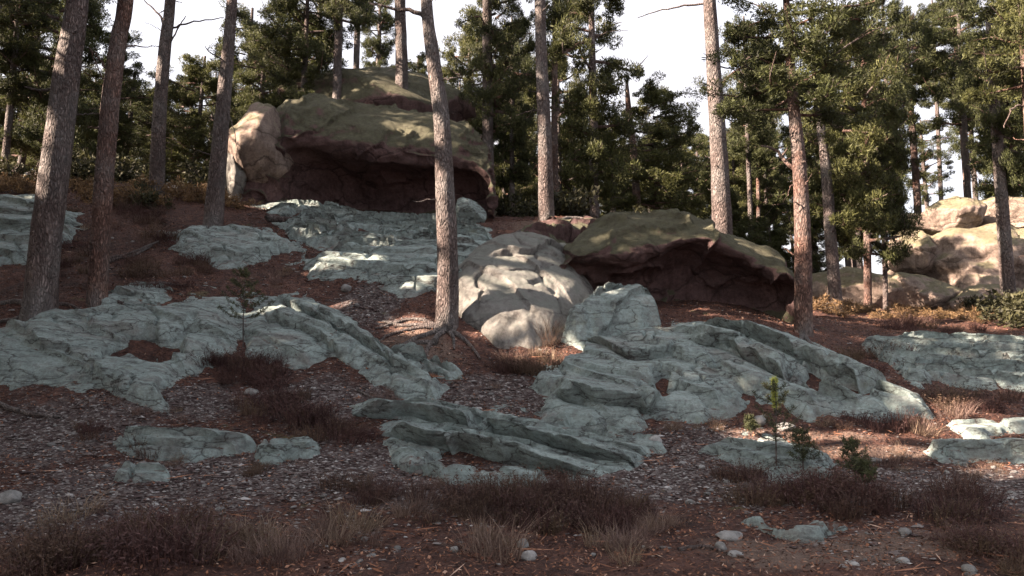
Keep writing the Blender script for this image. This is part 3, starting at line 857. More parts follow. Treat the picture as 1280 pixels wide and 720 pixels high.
rock_at('angular rock in the gap between low rock face and far pile', 1140, 318, 26.2, 64, 62, 1.0, 19, 0.4, 'far', 0.5, 0.2, 20)
rock_at('dark split rock wedged at the foot of the far rock pile', 1232, 384, 23.2, 110, 56, 1.0, 23, 0.1, 'far', -0.15, 0.2, 20)
rock_at('jagged rock shelf between the capstone and the broad mossy rock', 1290, 322, 25.6, 110, 90, 1.2, 24, 0.5, 'far', 0.2, 0.2, 20)
rock_at('tilted flake of rock propped against the rounded summit block', 1150, 290, 27.4, 70, 34, 0.9, 25, 0.2, 'far', 0.5, 0.15, 18)

# ------------------------------------------------------------------ trees
def leaf_quads(cent, rad, nleaf, rng, ll=(0.11, 0.20), lw=(0.020, 0.036), flat=0.7):
    """diamond leaves filling ellipsoidal clumps"""
    m = len(cent) * nleaf
    c = np.repeat(cent, nleaf, 0)
    r = np.repeat(rad, nleaf)
    d = rng.normal(size=(m, 3))
    d /= np.linalg.norm(d, axis=1)[:, None]
    rr = rng.uniform(0.2, 1.0, m) ** 0.6
    p = c + d * (r * rr)[:, None] * np.array((1, 1, flat))
    ax = d * 0.8 + rng.normal(size=(m, 3)) * 0.6 + np.array((0, 0, 0.35))
    ax /= np.linalg.norm(ax, axis=1)[:, None]
    sd = np.cross(ax, rng.normal(size=(m, 3)))
    sd /= np.linalg.norm(sd, axis=1)[:, None] + 1e-9
    L = rng.uniform(*ll, m)[:, None]
    W = rng.uniform(*lw, m)[:, None]
    v = np.stack([p - ax * L * 0.5, p + sd * W * 0.5, p + ax * L * 0.5, p - sd * W * 0.5], 1).reshape(-1, 3)
    return v, np.arange(4 * m).reshape(-1, 4)

def crown_pair(seed, H=6.0, R=2.3, nb=30, nleaf=60, shape='round', per=6):
    rng = np.random.default_rng(seed)
    wood, cents, rads = Bag(), [], []
    for i in range(nb):
        t = (i + rng.uniform(0, 1)) / nb
        z = H * t * 0.95
        az = i * 2.4 + rng.normal(0, 0.4)
        pr = {'round': (0.35 + 0.65 * math.sin(math.pi * min(1, t * 0.75 + 0.22))), 'cone': (1.0 - 0.75 * t), 'top': (0.45 + 0.75 * t if t < 0.7 else 0.95 - 1.6 * (t - 0.7))}[shape]
        L = R * pr * rng.uniform(0.5, 1.12)
        dr = np.array((math.cos(az), math.sin(az), 0))
        up = rng.uniform(-0.05, 0.45)
        kink = rng.normal(0, 0.12, 3)
        pth = catmull([(0, 0, z), dr * L * 0.35 + (0, 0, z + up * L * 0.12) + kink * L * 0.3, dr * L * 0.7 + (0, 0, z + up * L * 0.45) + kink * L, dr * L + (0, 0, z + up * L)], 9)
        v, f = tube(pth, np.linspace(0.022 + 0.016 * L, 0.008, 9), 5)
        wood.add(v, f)
        for k in range(per):
            s = rng.uniform(0.35, 1.02)
            j = min(8, int(s * 8))
            c = pth[j] + rng.normal(0, 1, 3) * np.array((0.24, 0.24, 0.14)) * (0.6 + 0.2 * L)
            tv, tf = tube(np.stack([pth[max(0, j - 1)], 0.5 * (pth[j] + c) + (0, 0, 0.03), c]), [0.012, 0.009, 0.005], 4)
            wood.add(tv, tf)
            cents.append(c)
            rads.append(rng.uniform(0.20, 0.42) * (0.75 + 0.12 * L))
    v, f = leaf_quads(np.array(cents), np.array(rads), nleaf, rng)
    return make_mesh('crown', v, f, M['needles'], False), wood.mesh('limbs', M['bark_red'])

CROWN = [crown_pair(31, 6, 2.4, 34, 155, 'round', 8), crown_pair(32, 6, 2.3, 36, 150, 'top', 7), crown_pair(33, 6, 2.2, 30, 155, 'round', 7), crown_pair(34, 6, 2.5, 26, 165, 'top', 8), crown_pair(35, 6, 2.2, 44, 135, 'cone', 7)]

def trunk_mesh(path, rad, sides=18, rings=90, seed=0, mat='bark', org=(0, 0, 0), flare=0.25, rough=0.03):
    pth = catmull(path, rings)
    rr = np.interp(np.linspace(0, len(path) - 1, rings), np.arange(len(path)), rad)
    h = pth[:, 2] - pth[0, 2]
    rr = rr * (1 + flare * np.exp(-h / 0.25))
    v, f = tube(pth, rr, sides)
    c = np.tile(pth, (sides, 1))
    d = v - c
    q = v * np.array((5, 5, 1.6)) + seed * 5.1
    rad_v = np.linalg.norm(d, axis=1)[:, None]
    hh = np.tile(h, sides)
    th = np.arctan2(d[:, 1], d[:, 0])
    lobes = 0.35 * flare * np.exp(-hh / 0.3) * np.sin(th * 4 + seed)
    v = c + d * (1 + (rough * 2.2 * fbm(q, 4) / 0.8 + lobes)[:, None])
    return make_mesh('trunk', v - np.asarray(org), f, M[mat], True)

def dead_branch(parent, pts, r0, org, seed=0, mat='bark'):
    pth = catmull(pts, 14)
    rng = np.random.default_rng(seed)
    pth[1:-1] += rng.normal(0, 0.012, (12, 3))
    v, f = tube(pth, np.linspace(r0, r0 * 0.3, 14), 7)
    me = make_mesh('branch', v - np.asarray(org), f, M[mat], True)
    return link('branch', me, parent)

CROWNS_AT = []     # crown centre and radius, kept for the light through the canopy
def tree(label, path_px, Y, widths_px, crown=None, branches=(), mat='bark', group='tall pines on the slope', seed=0, sides=18, rings=90, total=None, lean_y=0.0, base=None, flare=0.25):
    """path_px from the base up; widths in pixels at those points; crown = (variant, low py, high py, radius px, side shift m)"""
    pts = [P(px, py, Y) for px, py in path_px]
    if base is not None:
        pts[0][2] = base
    g = gz(pts[0][0], pts[0][1])
    rad = [w / FPX * Y * 0.5 for w in widths_px]
    if pts[0][2] - g > 0.02:
        d = pts[0] - pts[1]
        d /= abs(d[2])
        pts.insert(0, pts[0] + d * (pts[0][2] - g + 0.12))
        rad.insert(0, rad[0] * 1.1)
    elif pts[0][2] < g - 0.1:
        pts[0][2] = g - 0.1
    org = pts[0].copy()
    org[2] += 0.1
    pts[0] = pts[0] - (pts[1] - pts[0]) / (pts[1] - pts[0])[2] * 0.35
    top = pts[-1]
    d = pts[-1] - pts[-2]
    d = d / d[2]
    tz = P(0, crown[2], Y)[2] if crown else (total if total else top[2] + 1)
    if tz > top[2] + 0.3:
        n = max(1, int((tz - top[2]) / 2.5))
        for k in range(1, n + 1):
            pts.append(top + d * (tz - top[2]) * k / n * np.array((0.5, 0.5, 1)))
            rad.append(max(0.03, rad[len(rad) - 1] * (0.8 if k < n else 0.4)))
    t = thing('pine_tree', org, label, 'tree', group)
    tk = link('trunk', trunk_mesh(pts, rad, sides, rings, seed, mat, org, flare), t)
    if crown:
        var, lo, hi, rp, shx = crown
        zl, zh = P(0, lo, Y)[2], P(0, hi, Y)[2]
        R = rp / FPX * Y
        pz = np.array([q[2] for q in pts])
        bx = np.interp(zl, pz, [q[0] for q in pts])
        by = np.interp(zl, pz, [q[1] for q in pts])
        for nm, me in zip(('crown', 'limbs'), CROWN[var]):
            o = link(nm, me, t, np.array((bx + shx, by, zl)) - org)
            o.scale = (R / 2.4, R / 2.4, (zh - zl) / 6.0)
            o.rotation_euler = (0, 0, seed * 1.7)
        CROWNS_AT.append((np.array((bx + shx, by, 0.5 * (zl + zh))), R))
    if sides >= 18:
        rs = np.random.default_rng(900 + seed)
        pz = np.array([q[2] for q in pts])
        for k in range(int(rs.integers(4, 8))):
            zz = rs.uniform(org[2] + 1.2, min(pz[-1], P(0, -20, Y)[2]))
            c0 = np.array([np.interp(zz, pz, [q[j] for q in pts]) for j in range(3)])
            az, L_ = rs.uniform(0, 6.283), rs.uniform(0.12, 0.55)
            dv_ = np.array((math.cos(az), math.sin(az), rs.uniform(-0.1, 0.5)))
            dead_branch(tk, [c0, c0 + dv_ * (0.5 * L_), c0 + dv_ * L_ + np.array((0, 0, rs.uniform(-0.1, 0.12)))], rs.uniform(0.012, 0.024), org, 700 + k, mat)
    for k, (bp, r0) in enumerate(branches):
        dead_branch(tk, [P(px, py, Y + dy) for px, py, dy in bp], r0, org, seed * 10 + k, mat)
    return t

# the pines whose trunks cross the picture
tree('thick grey pine with spreading exposed roots at its base', [(50, 388), (57, 300), (70, 200), (84, 90), (97, 0)], 12.3, (40, 36, 35, 31, 26), (0, -150, -420, 130, 0), [([(83, 75, 0), (93, 45, -.1), (95, 40, -.2)], 0.03), ([(70, 112, 0), (50, 112, 0.1), (30, 108, 0.2)], 0.03)], seed=1, sides=28, rings=150, flare=0.35)
tree('slimmer reddish pine leaning beside the thick rooted one', [(121, 382), (128, 260), (137, 140), (148, 50), (157, 0)], 12.7, (25, 23, 22, 20, 19), (1, -160, -400, 110, 0), [([(136, 90, 0), (122, 70, .2), (112, 60, .4)], 0.025), ([(137, 85, 0), (130, 100, .1), (112, 62, .2)], 0.02)], 'bark_red', seed=2, sides=24, rings=130)
tree('straight grey pine standing back on the crest beyond the leaning pair', [(196, 232), (199, 150), (206, 60), (213, 0)], 19.0, (19, 17, 15, 13), (2, -110, -330, 80, 0), [([(207, 50, 0), (200, 20, .2), (180, 0, .4)], 0.04), ([(204, 85, 0), (215, 50, .2), (232, 20, .5)], 0.035), ([(207, 36, 0), (240, 28, .2), (280, 22, .4)], 0.03)], seed=3)
tree('grey pine leaning next to the sunny end of the overhanging boulder', [(266, 286), (274, 190), (282, 100), (290, 0)], 16.4, (26, 20, 17, 13), (1, -110, -340, 90, 0), [([(280, 130, 0), (292, 160, -.2), (297, 200, -.3)], 0.015)], seed=4)
tree('thin grey pine rising between the two mossy boulders', [(420, 170), (422, 80), (424, 10)], 23.4, (12, 11, 10), (2, 40, -180, 65, 0), seed=5)
tree('slender pine glimpsed behind the mossy dome', [(444, 170), (446, 60), (448, 10)], 30.0, (8, 8, 7), (1, 30, -140, 50, 0), seed=6)
tree('pale straight pine growing from behind the overhanging boulder', [(502, 180), (502, 80), (500, 0)], 23.6, (18, 16, 14), (3, -10, -240, 70, 0), seed=7)
tree('bent pale pine rooted beside the sun flecked boulder', [(558, 412), (560, 340), (556, 230), (552, 150), (541, 70), (533, 0)], 12.5, (29, 27, 24, 21, 18, 15), (3, -150, -420, 110, 0), [([(536, 25, 0), (515, 14, .1), (490, 10, .2), (462, 4, .4)], 0.045)], seed=8, sides=28, rings=150, flare=0.3)
tree('dark pine standing behind the bent pale pine', [(613, 290), (610, 180), (609, 0)], 22.0, (16, 14, 12), (0, 170, -60, 62, 0.2), [([(610, 105, 0), (595, 102, .1), (565, 100, .2)], 0.02)], seed=9)
tree('tall grey pine on the root laced ledge', [(683, 284), (681, 180), (677, 80), (675, 0)], 18.2, (22, 18, 15, 14), (2, -90, -300, 75, 0), [([(684, 135, 0), (665, 138, .1), (645, 145, .2)], 0.02)], seed=10, sides=22, rings=120)
tree('thin sunlit pine close behind the ledge pine', [(695, 280), (693, 160), (694, 0)], 25.0, (9, 8, 7), (0, 60, -120, 62, 0.4), [([(697, 215, 0), (704, 213, 0), (715, 210, 0)], 0.02)], 'bark_red', seed=11)
tree('brown pine with wide ragged crown against the bright sky', [(743, 278), (742, 180), (740, 60)], 22.0, (13, 12, 9), (3, 240, -40, 88, 0), [([(741, 50, 0), (760, 40, 0), (785, 38, 0)], 0.02)], 'bark', seed=12)
tree('short stemmed pine with crown half hiding its leaning trunk', [(797, 275), (793, 200), (786, 140)], 27.0, (10, 10, 8), (0, 262, 100, 75, 0.6), (), 'bark_red', seed=13)
tree('tall bare pine with long dead branches rising behind the mossy domed boulder', [(903, 292), (899, 200), (893, 100), (887, 0)], 17.6, (26, 22, 19, 16), (1, -90, -330, 85, 0), [([(890, 4, 0), (860, 7, .1), (830, 12, .2), (797, 22, .4)], 0.03), ([(897, 82, 0), (920, 88, 0), (938, 96, 0)], 0.02), ([(898, 118, 0), (912, 118, 0), (925, 116, 0)], 0.014), ([(895, 160, 0), (890, 140, .1), (886, 128, .1)], 0.014)], seed=14, sides=22, rings=120)
tree('orange lit pine with dense crown at the edge of the hollow boulder', [(1004, 418), (1004, 330), (1000, 220), (991, 120), (984, 20)], 13.7, (22, 21, 18, 14, 9), (0, 150, -110, 128, 0), [([(999, 215, 0), (985, 205, .1), (970, 188, .2), (950, 182, .3)], 0.05), ([(1001, 235, 0), (990, 232, 0), (984, 245, 0)], 0.02)], 'bark_red', seed=15, sides=24, rings=130, flare=0.3)
tree('dark pine with drooping crown next to the orange lit pine', [(1046, 390), (1040, 320), (1033, 220), (1022, 120)], 20.0, (17, 15, 13, 9), (3, 300, 10, 92, 0.4), (), 'bark', seed=16)
tree('short dark pine trunk before the low sunlit rock face', [(1085, 390), (1084, 300), (1082, 190)], 22.0, (10, 9, 8), (0, 330, 70, 66, 0), (), 'bark_red', seed=17)
tree('very thin dark pine before the low sunlit rock face', [(1107, 390), (1105, 300), (1098, 180)], 22.6, (6, 6, 5), (2, 320, 140, 50, 0), (), 'bark', seed=18)
tree('pinkish slim pine beyond the far rock pile', [(1150, 330), (1146, 240), (1134, 80)], 31.0, (9, 9, 7), (1, 130, 20, 60, 0), (), 'bark_red', seed=19)
tree('slender pine with tufted top seen over the far rock pile', [(1212, 300), (1205, 180), (1196, 70)], 33.0, (8, 8, 6), (3, 130, 10, 62, 0), (), 'bark_red', seed=20)
tree('grey pine in front of the far rock pile', [(1259, 345), (1250, 220), (1241, 100), (1237, 40)], 20.0, (17, 14, 12, 9), (1, 240, 10, 62, 0.3), [([(1250, 150, 0), (1225, 150, 0), (1195, 150, 0)], 0.02), ([(1254, 180, 0), (1268, 190, 0), (1285, 195, 0)], 0.03)], 'bark', seed=21)
tree('pine cut by the frame beside the far rock pile with low boughs', [(1296, 350), (1290, 200), (1280, 40), (1276, 0)], 18.0, (16, 14, 12, 10), (0, 120, -140, 90, 0), [([(1286, 130, 0), (1265, 135, 0), (1255, 160, 0)], 0.03)], 'bark_red', seed=22)
tree('hair thin bare trunk beyond the mossy domed boulder', [(949, 330), (948, 250), (947, 120)], 33.0, (6, 5, 5), (1, 220, 60, 48, 0), (), 'bark_red', seed=23)

# background wood on and beyond the crest: each tree is its own thing, look-alikes share the label of their set
def wood(label, group, lst, mat='bark'):
    for k, (px, pyb, Y, w, lo, hi, rp, var) in enumerate(lst):
        tx = px + (0.02 * (640 - px) if True else 0)
        hi_ = min(lo, pyb) - 40
        tree(label, [(px, pyb), (0.5 * (px + tx), 0.5 * (pyb + hi_)), (tx, hi_)], Y, (w, w * 0.9, w * 0.8), (var, lo, hi, rp, 0.0), (), mat, group, seed=60 + k + int(px) % 17, sides=9, rings=24)

wood('dark crowned background pine on the crest beyond the leaning pair', 'pines on the crest beyond the leaning pair',
     [(60, 232, 23, 10, 190, -60, 72, 0), (130, 232, 26, 9, 200, 40, 64, 1), (-30, 232, 25, 11, 190, -90, 80, 3), (22, 232, 27, 10, 200, -10, 78, 0), (45, 230, 33, 8, 215, 70, 66, 2), (100, 230, 34, 8, 215, 95, 58, 0), (150, 232, 30, 9, 215, 90, 62, 2), (238, 240, 29, 9, 225, 70, 62, 0), (185, 236, 36, 7, 225, 110, 55, 3), (78, 230, 29, 9, 60, -90, 58, 0), (4, 230, 22, 10, 130, -40, 62, 1)])
wood('dark background pine crowded against the back of the mossy boulders', 'pines behind the mossy boulders',
     [(300, 220, 30, 10, 190, 10, 62, 1), (375, 190, 24, 10, 140, -40, 70, 0), (318, 220, 27, 10, 200, 40, 62, 0), (352, 200, 25, 10, 150, 0, 66, 1), (392, 180, 29, 9, 120, -60, 60, 3), (335, 200, 32, 9, 190, 60, 60, 2), (470, 150, 34, 8, 110, -20, 44, 1), (520, 190, 36, 7, 150, 70, 44, 2)])
wood('thin background pine in the dense wood behind the root laced ledge', 'pines behind the root laced ledge',
     [(585, 285, 27, 8, 220, 30, 56, 0), (640, 285, 26, 8, 230, 20, 58, 3), (700, 285, 29, 8, 250, 60, 56, 0), (572, 285, 33, 6, 262, 100, 44, 2), (630, 285, 30, 7, 275, 100, 46, 0), (655, 285, 34, 7, 270, 60, 44, 4), (720, 285, 33, 7, 285, 120, 48, 0), (768, 285, 31, 8, 280, 150, 52, 2), (830, 290, 34, 7, 285, 145, 56, 0), (860, 295, 38, 6, 300, 165, 48, 2), (815, 290, 40, 6, 300, 170, 50, 3), (590, 285, 38, 6, 270, 120, 44, 0), (648, 285, 40, 6, 280, 30, 40, 1)])
wood('background pine in the dark thicket around the orange lit pine', 'pines in the thicket beyond the hollow boulder',
     [(918, 350, 27, 6, 345, 235, 46, 4), (945, 360, 29, 6, 360, 270, 44, 0), (972, 365, 28, 6, 370, 285, 40, 4), (1000, 370, 30, 6, 372, 270, 44, 2), (1025, 375, 29, 6, 375, 265, 40, 0), (940, 320, 30, 7, 200, 20, 62, 3), (1075, 340, 27, 8, 240, 10, 70, 0), (1120, 340, 29, 8, 200, -20, 62, 1), (925, 320, 34, 6, 290, 150, 52, 0), (965, 330, 36, 6, 300, 170, 46, 2), (912, 310, 40, 6, 290, 190, 44, 3), (1020, 340, 30, 8, 280, 90, 58, 2), (1062, 350, 28, 8, 300, 110, 60, 0), (1110, 340, 32, 7, 270, 60, 58, 3), (1072, 360, 36, 7, 310, 190, 50, 4), (975, 340, 42, 6, 260, 60, 44, 1)])
wood('light crowned background pine around the far rock pile', 'pines around the far rock pile',
     [(1215, 330, 30, 8, 160, -30, 66, 0), (1265, 330, 27, 9, 240, 40, 66, 3), (1165, 330, 38, 6, 250, 150, 40, 2), (1225, 320, 36, 7, 200, 60, 48, 1), (1275, 330, 32, 8, 280, 60, 56, 0), (1180, 330, 44, 6, 130, 0, 46, 3), (1310, 340, 28, 9, 280, 0, 66, 2)])

_w = np.random.default_rng(61)
wood('distant pine with low dark crown closing the gaps of the wood', 'distant pines closing the gaps of the wood',
     [(x_ + _w.uniform(-14, 14), 300, _w.uniform(36, 50), 6, _w.uniform(270, 300), _w.uniform(150, 215), _w.uniform(42, 56), int(_w.integers(5))) for x_ in list(range(560, 1120, 26))])
wood('distant pine with dark crown low over the crest', 'distant pines low over the crest',
     [(x_ + _w.uniform(-14, 14), 240, _w.uniform(34, 46), 6, _w.uniform(225, 245), _w.uniform(80, 150), _w.uniform(44, 60), int(_w.integers(5))) for x_ in list(range(-10, 400, 30))])

# pines outside the view to the left, whose canopy shades the slope; where the photograph shows flecks of sun the canopy has gaps
LIT = [(P(px, py, Y), r) for px, py, Y, r in [
    (620, 335, 13.3, .35), (575, 352, 13.2, .4), (655, 330, 13.3, .3), (690, 332, 13.4, .25), (600, 385, 12.9, .3), (640, 425, 12.6, .35), (668, 408, 12.6, .3), (455, 335, 14.6, .4), (540, 350, 13.6, .3), (640, 312, 14, .3),
    (545, 110, 12.5, .25), (551, 170, 12.5, .25), (556, 240, 12.5, .3), (557, 285, 12.5, .3), (558, 385, 12.4, .2), (510, 405, 12.4, .3), (325, 170, 19, .5), (318, 205, 19, .45), (298, 235, 18.9, .5), (320, 250, 18.9, .3),
    (60, 220, 12.2, .35), (70, 165, 12.2, .3), (85, 70, 12.2, .35), (128, 200, 12.6, .25), (136, 130, 12.6, .25), (893, 80, 17.6, .35), (1002, 235, 13.7, .35), (1003, 290, 13.7, .35), (1000, 200, 13.7, .3), (996, 160, 13.7, .3), (683, 160, 18.2, .3), (676, 60, 18.2, .3), (280, 110, 16.4, .25), (205, 90, 19, .3), (500, 155, 19.4, .3), (800, 272, 15, .3), (500, 70, 23.6, .5),
    (1140, 365, 23.4, .8), (1050, 365, 23.8, .8), (1185, 272, 26.5, 1.0), (1240, 305, 25.2, .8), (1205, 330, 24.5, .6), (1125, 330, 25.5, .6), (1270, 280, 26.5, .6), (1085, 350, 22, .4)]]
LIT += [(hit(px, py), r) for px, py, r in [(960, 555, .25), (985, 545, .3), (930, 543, .2), (1220, 535, .35), (1190, 540, .25), (1120, 568, .35), (1060, 566, .25), (1195, 515, .3), (700, 440, .3), (735, 452, .2), (1010, 548, .2), (410, 300, .25), (395, 340, .2), (495, 312, .25), (505, 400, .25), (1080, 545, .25), (1240, 560, .3), (660, 450, .25), (1255, 588, .3), (1160, 545, .2)]]

LP = np.array([l_[0] for l_ in LIT])
LR = 1.05 * np.array([l_[1] for l_ in LIT])
def shade_trees():
    rng = np.random.default_rng(5)
    h = TO_SUN[:2] / np.linalg.norm(TO_SUN[:2])
    s = np.array((-h[1], h[0]))
    tan = math.tan(SUN_EL)
    dark = []
    for py in range(300, 741, 35):
        for px in range(-20, 1301, 44):
            a = hit(px, py)
            if a[1] < 21:
                dark.append(a)
    for px, py, Y in [(340, 150, 19), (400, 150, 19), (470, 160, 19.5), (560, 170, 19.3), (610, 200, 19.3), (820, 290, 14.5), (880, 300, 14.5), (760, 300, 14.5), (960, 325, 14.4), (60, 300, 12.3), (122, 320, 12.6), (560, 385, 12.5), (270, 240, 16.4), (800, 370, 13.8),
                      (420, 100, 24), (520, 120, 24), (683, 230, 18), (683, 150, 18), (900, 240, 17.6), (740, 240, 22), (800, 250, 22), (270, 150, 16.4), (200, 180, 19)]:
        dark.append(P(px, py, Y))
    dark = np.array(dark)
    def cover(pts, q, zl, zh, R, k):
        dq = q[None] - pts[:, :2]
        al = dq @ h
        zr = pts[:, 2] + al * tan
        mid, hh = 0.5 * (zl + zh), 0.5 * (zh - zl)
        return (al > 0) & ((dq @ s / (R * k)) ** 2 + ((zr - mid) / (hh * k)) ** 2 < 1)
    cnt = np.zeros(len(dark))
    out = []
    for t_ in range(14000):
        need = np.nonzero(cnt < 1.5)[0]
        if not len(need) or len(out) >= 80:
            break
        a = dark[rng.choice(need)]
        q = a[:2] + h * rng.uniform(9, 30) + s * rng.uniform(-1, 1)
        if q[1] > 0.5 and abs(q[0]) < q[1] * 0.70 + 3.2:
            continue
        if np.hypot(*q) < 5 or any(np.hypot(*(q - o_[0])) < 2.2 for o_ in out):
            continue
        g = gz(*q)
        R = rng.uniform(2.0, 2.6)
        zl = g + rng.uniform(2.0, 8.0)
        zh = zl + R * rng.uniform(2.2, 3.0)
        dl = q[None] - LP[:, :2]
        al = dl @ h
        if ((al > 0) & (np.abs(dl @ s) < 0.16) & (LP[:, 2] + al * tan < g + 12)).any():
            continue
        cv = cover(dark, q, zl, zh, R, 0.8)
        if not (cv & (cnt < 1.5)).any():
            continue
        cnt += cv
        out.append((q, zl, zh, R, g))
    print('shade trees', len(out), 'uncovered', int((cnt < 1).sum()), 'of', len(dark))
    return out

def in_gap(p):
    """is a leaf in the way of one of the sun flecks?"""
    d = p[:, None, :] - LP[None]
    al = d @ TO_SUN
    off = np.linalg.norm(d - al[..., None] * TO_SUN, axis=2)
    return ((al > 0) & (off < LR[None])).any(1)

TR0 = trunk_mesh([(0, 0, -0.3), (0.05, 0, 3), (0.02, 0.1, 7), (0.1, 0.05, 12)], (0.2, 0.17, 0.13, 0.05), 12, 40, 3)
for k, (q, zl, zh, R, g) in enumerate(shade_trees()):
    t = thing('pine_tree', (q[0], q[1], g), 'pine beyond the edge of the view shading the slope', 'tree', 'pines shading the slope from outside the view')
    link('trunk', TR0, t)
    r_ = np.random.default_rng(400 + k)
    d = r_.normal(size=(130, 3))
    d /= np.linalg.norm(d, axis=1)[:, None]
    c = d * (r_.uniform(0, 1, 130) ** 0.42)[:, None] * np.array((R, R, 0.5 * (zh - zl))) + np.array((q[0], q[1], 0.5 * (zl + zh)))
    v, f = leaf_quads(c, r_.uniform(0.35, 0.65, 130), 26, r_, (0.26, 0.42), (0.12, 0.19))
    ok = ~in_gap(v.reshape(-1, 4, 3).mean(1))
    v = v.reshape(-1, 4, 3)[ok].reshape(-1, 3)
    org = np.array((q[0], q[1], g))
    link('crown', make_mesh('crown', v - org, np.arange(len(v)).reshape(-1, 4), M['needles'], False), t)
    b_ = Bag()
    for w in c[::6] - org:
        pth = catmull([(0.05, 0.05, max(1.5, w[2] - 0.9)), w * np.array((0.5, 0.5, 1)) - (0, 0, 0.35), w], 6)
        if r_.uniform() < 0.6 or not in_gap(pth + org).any():
            b_.add(*tube(pth, np.linspace(0.05, 0.012, 6), 4))
    b_.add(*tube(catmull([(0.05, 0.05, 1.6), (0.3, 0.2, 1.9), (0.6, 0.3, 2.0)], 6), np.linspace(0.04, 0.012, 6), 4))
    link('limbs', b_.mesh('limbs', M['bark_red']), t)

# roots
def roots(parent_label, at_px, lst, name='root', cat='root'):
    """each root crawls over the ground from a trunk base"""
    for k, (pp, r0) in enumerate(lst):
        pts = []
        for px, py in pp:
            h_ = hit(px, py)
            pts.append((h_[0], h_[1], gz(h_[0], h_[1])))
        pth = catmull(pts, 26)
        rng = np.random.default_rng(k + int(at_px))
        pth[:, :2] += 0.03 * np.stack([fbm(p3(pth[:, 0] * 2.5, pth[:, 1] * 2.5, k * 3.0), 3), fbm(p3(pth[:, 0] * 2.5, pth[:, 1] * 2.5, 9 + k * 3.0), 3)], -1)
        pth[:, 2] = ground_z(pth[:, 0], pth[:, 1]) + r0 * 0.4
        pth[0, 2] += 0.08
        v, f = tube(pth, np.linspace(r0, r0 * 0.35, 26) * (1 + 0.25 * perlin(p3(np.arange(26) * 0.7, k, at_px))), 8)
        org = pth[0]
        yield link(name, make_mesh(name, v - org, f, M['bark'], True), None, org)

def root_set(tree_label, at, lst):
    t = [o for o in bpy.data.objects if o.get('label') == tree_label][0]
    for o in roots('', at, lst):
        o.parent = t
        o.location = np.array(o.location) - np.array(t.location)
root_set('thick grey pine with spreading exposed roots at its base', 50, [([(50, 384), (20, 378), (-30, 388)], 0.07), ([(52, 386), (30, 395), (-5, 402)], 0.06), ([(54, 388), (60, 396), (85, 400)], 0.06), ([(56, 385), (80, 380), (100, 388)], 0.05), ([(50, 388), (45, 398), (15, 412)], 0.05), ([(54, 388), (58, 402), (50, 415)], 0.04)])
root_set('slimmer reddish pine leaning beside the thick rooted one', 120, [([(122, 380), (150, 362), (190, 358), (235, 362)], 0.045), ([(122, 382), (140, 375), (160, 385)], 0.05), ([(128, 330), (160, 322), (190, 308)], 0.045)])
root_set('bent pale pine rooted beside the sun flecked boulder', 558, [([(556, 412), (520, 408), (480, 402)], 0.05), ([(556, 414), (520, 425), (478, 445)], 0.05), ([(557, 415), (535, 435), (530, 458)], 0.05), ([(560, 415), (566, 425), (568, 440)], 0.04), ([(562, 414), (585, 430), (600, 450)], 0.045), ([(556, 413), (500, 415), (470, 430)], 0.04), ([(545, 430), (500, 432), (475, 448)], 0.045), ([(556, 412), (510, 400), (470, 412)], 0.04)])
root_set('tall grey pine on the root laced ledge', 683, [([(684, 284), (710, 276), (745, 280), (765, 290)], 0.07), ([(684, 286), (700, 294), (740, 300)], 0.06), ([(682, 286), (660, 288), (630, 296)], 0.06)])
root_set('orange lit pine with dense crown at the edge of the hollow boulder', 1003, [([(1004, 418), (1015, 430), (1035, 438)], 0.05), ([(1004, 418), (1000, 428), (1010, 445)], 0.045)])

# ------------------------------------------------------------------ undergrowth
def tuft_mesh(seed, n=170, h=(0.16, 0.38), spread=0.16, wid=0.006, lean=0.5, mat='heather', leaflets=0):
    rng = np.random.default_rng(seed)
    az = rng.uniform(0, 2 * np.pi, n)
    r = spread * np.sqrt(rng.uniform(0, 1, n))
    b = np.stack([r * np.cos(az), r * np.sin(az), np.full(n, -0.03)], -1)
    az2 = az + rng.normal(0, 0.7, n)
    H = rng.uniform(*h, n)
    ln = lean * H * rng.uniform(0.1, 1.0, n)
    d = np.stack([np.cos(az2), np.sin(az2), np.zeros(n)], -1)
    s = np.stack([-np.sin(az2 + rng.normal(0, 1, n)), np.cos(az2), np.zeros(n)], -1) * wid * 0.5
    m = b + d * (ln * 0.35)[:, None] + np.array((0, 0, 1)) * (0.6 * H)[:, None]
    t = b + d * ln[:, None] + np.array((0, 0, 1)) * H[:, None]
    v = np.stack([b - s, b + s, m + s * 0.8, m - s * 0.8, t], 1).reshape(-1, 3)
    i = np.arange(n)[:, None] * 5
    fs = [i + np.array([[0, 1, 2, 3]]), i + np.array([[3, 2, 4]])]
    if leaflets:
        k = rng.integers(0, n, leaflets)
        u = rng.uniform(0.25, 1.0, leaflets)[:, None]
        c = np.where(u < 0.6, b[k] + (m[k] - b[k]) * (u / 0.6), m[k] + (t[k] - m[k]) * ((u - 0.6) / 0.4))
        lv, lf = leaf_quads(c, np.full(leaflets, 0.012), 1, rng, (0.02, 0.045), (0.006, 0.012), 1.0)
        fs[0] = np.concatenate([fs[0], lf + len(v)])
        v = np.concatenate([v, lv])
    return make_mesh('tuft', v, fs, M[mat], False)

HEATH = [tuft_mesh(80 + k, 120 + 20 * k, (0.08, 0.34), 0.15 + 0.03 * k, 0.006, 0.9, 'heather', 700) for k in range(5)]
TAN = [tuft_mesh(90 + k, 150, (0.06, 0.36), 0.17, 0.005, 1.3, 'tan') for k in range(4)]

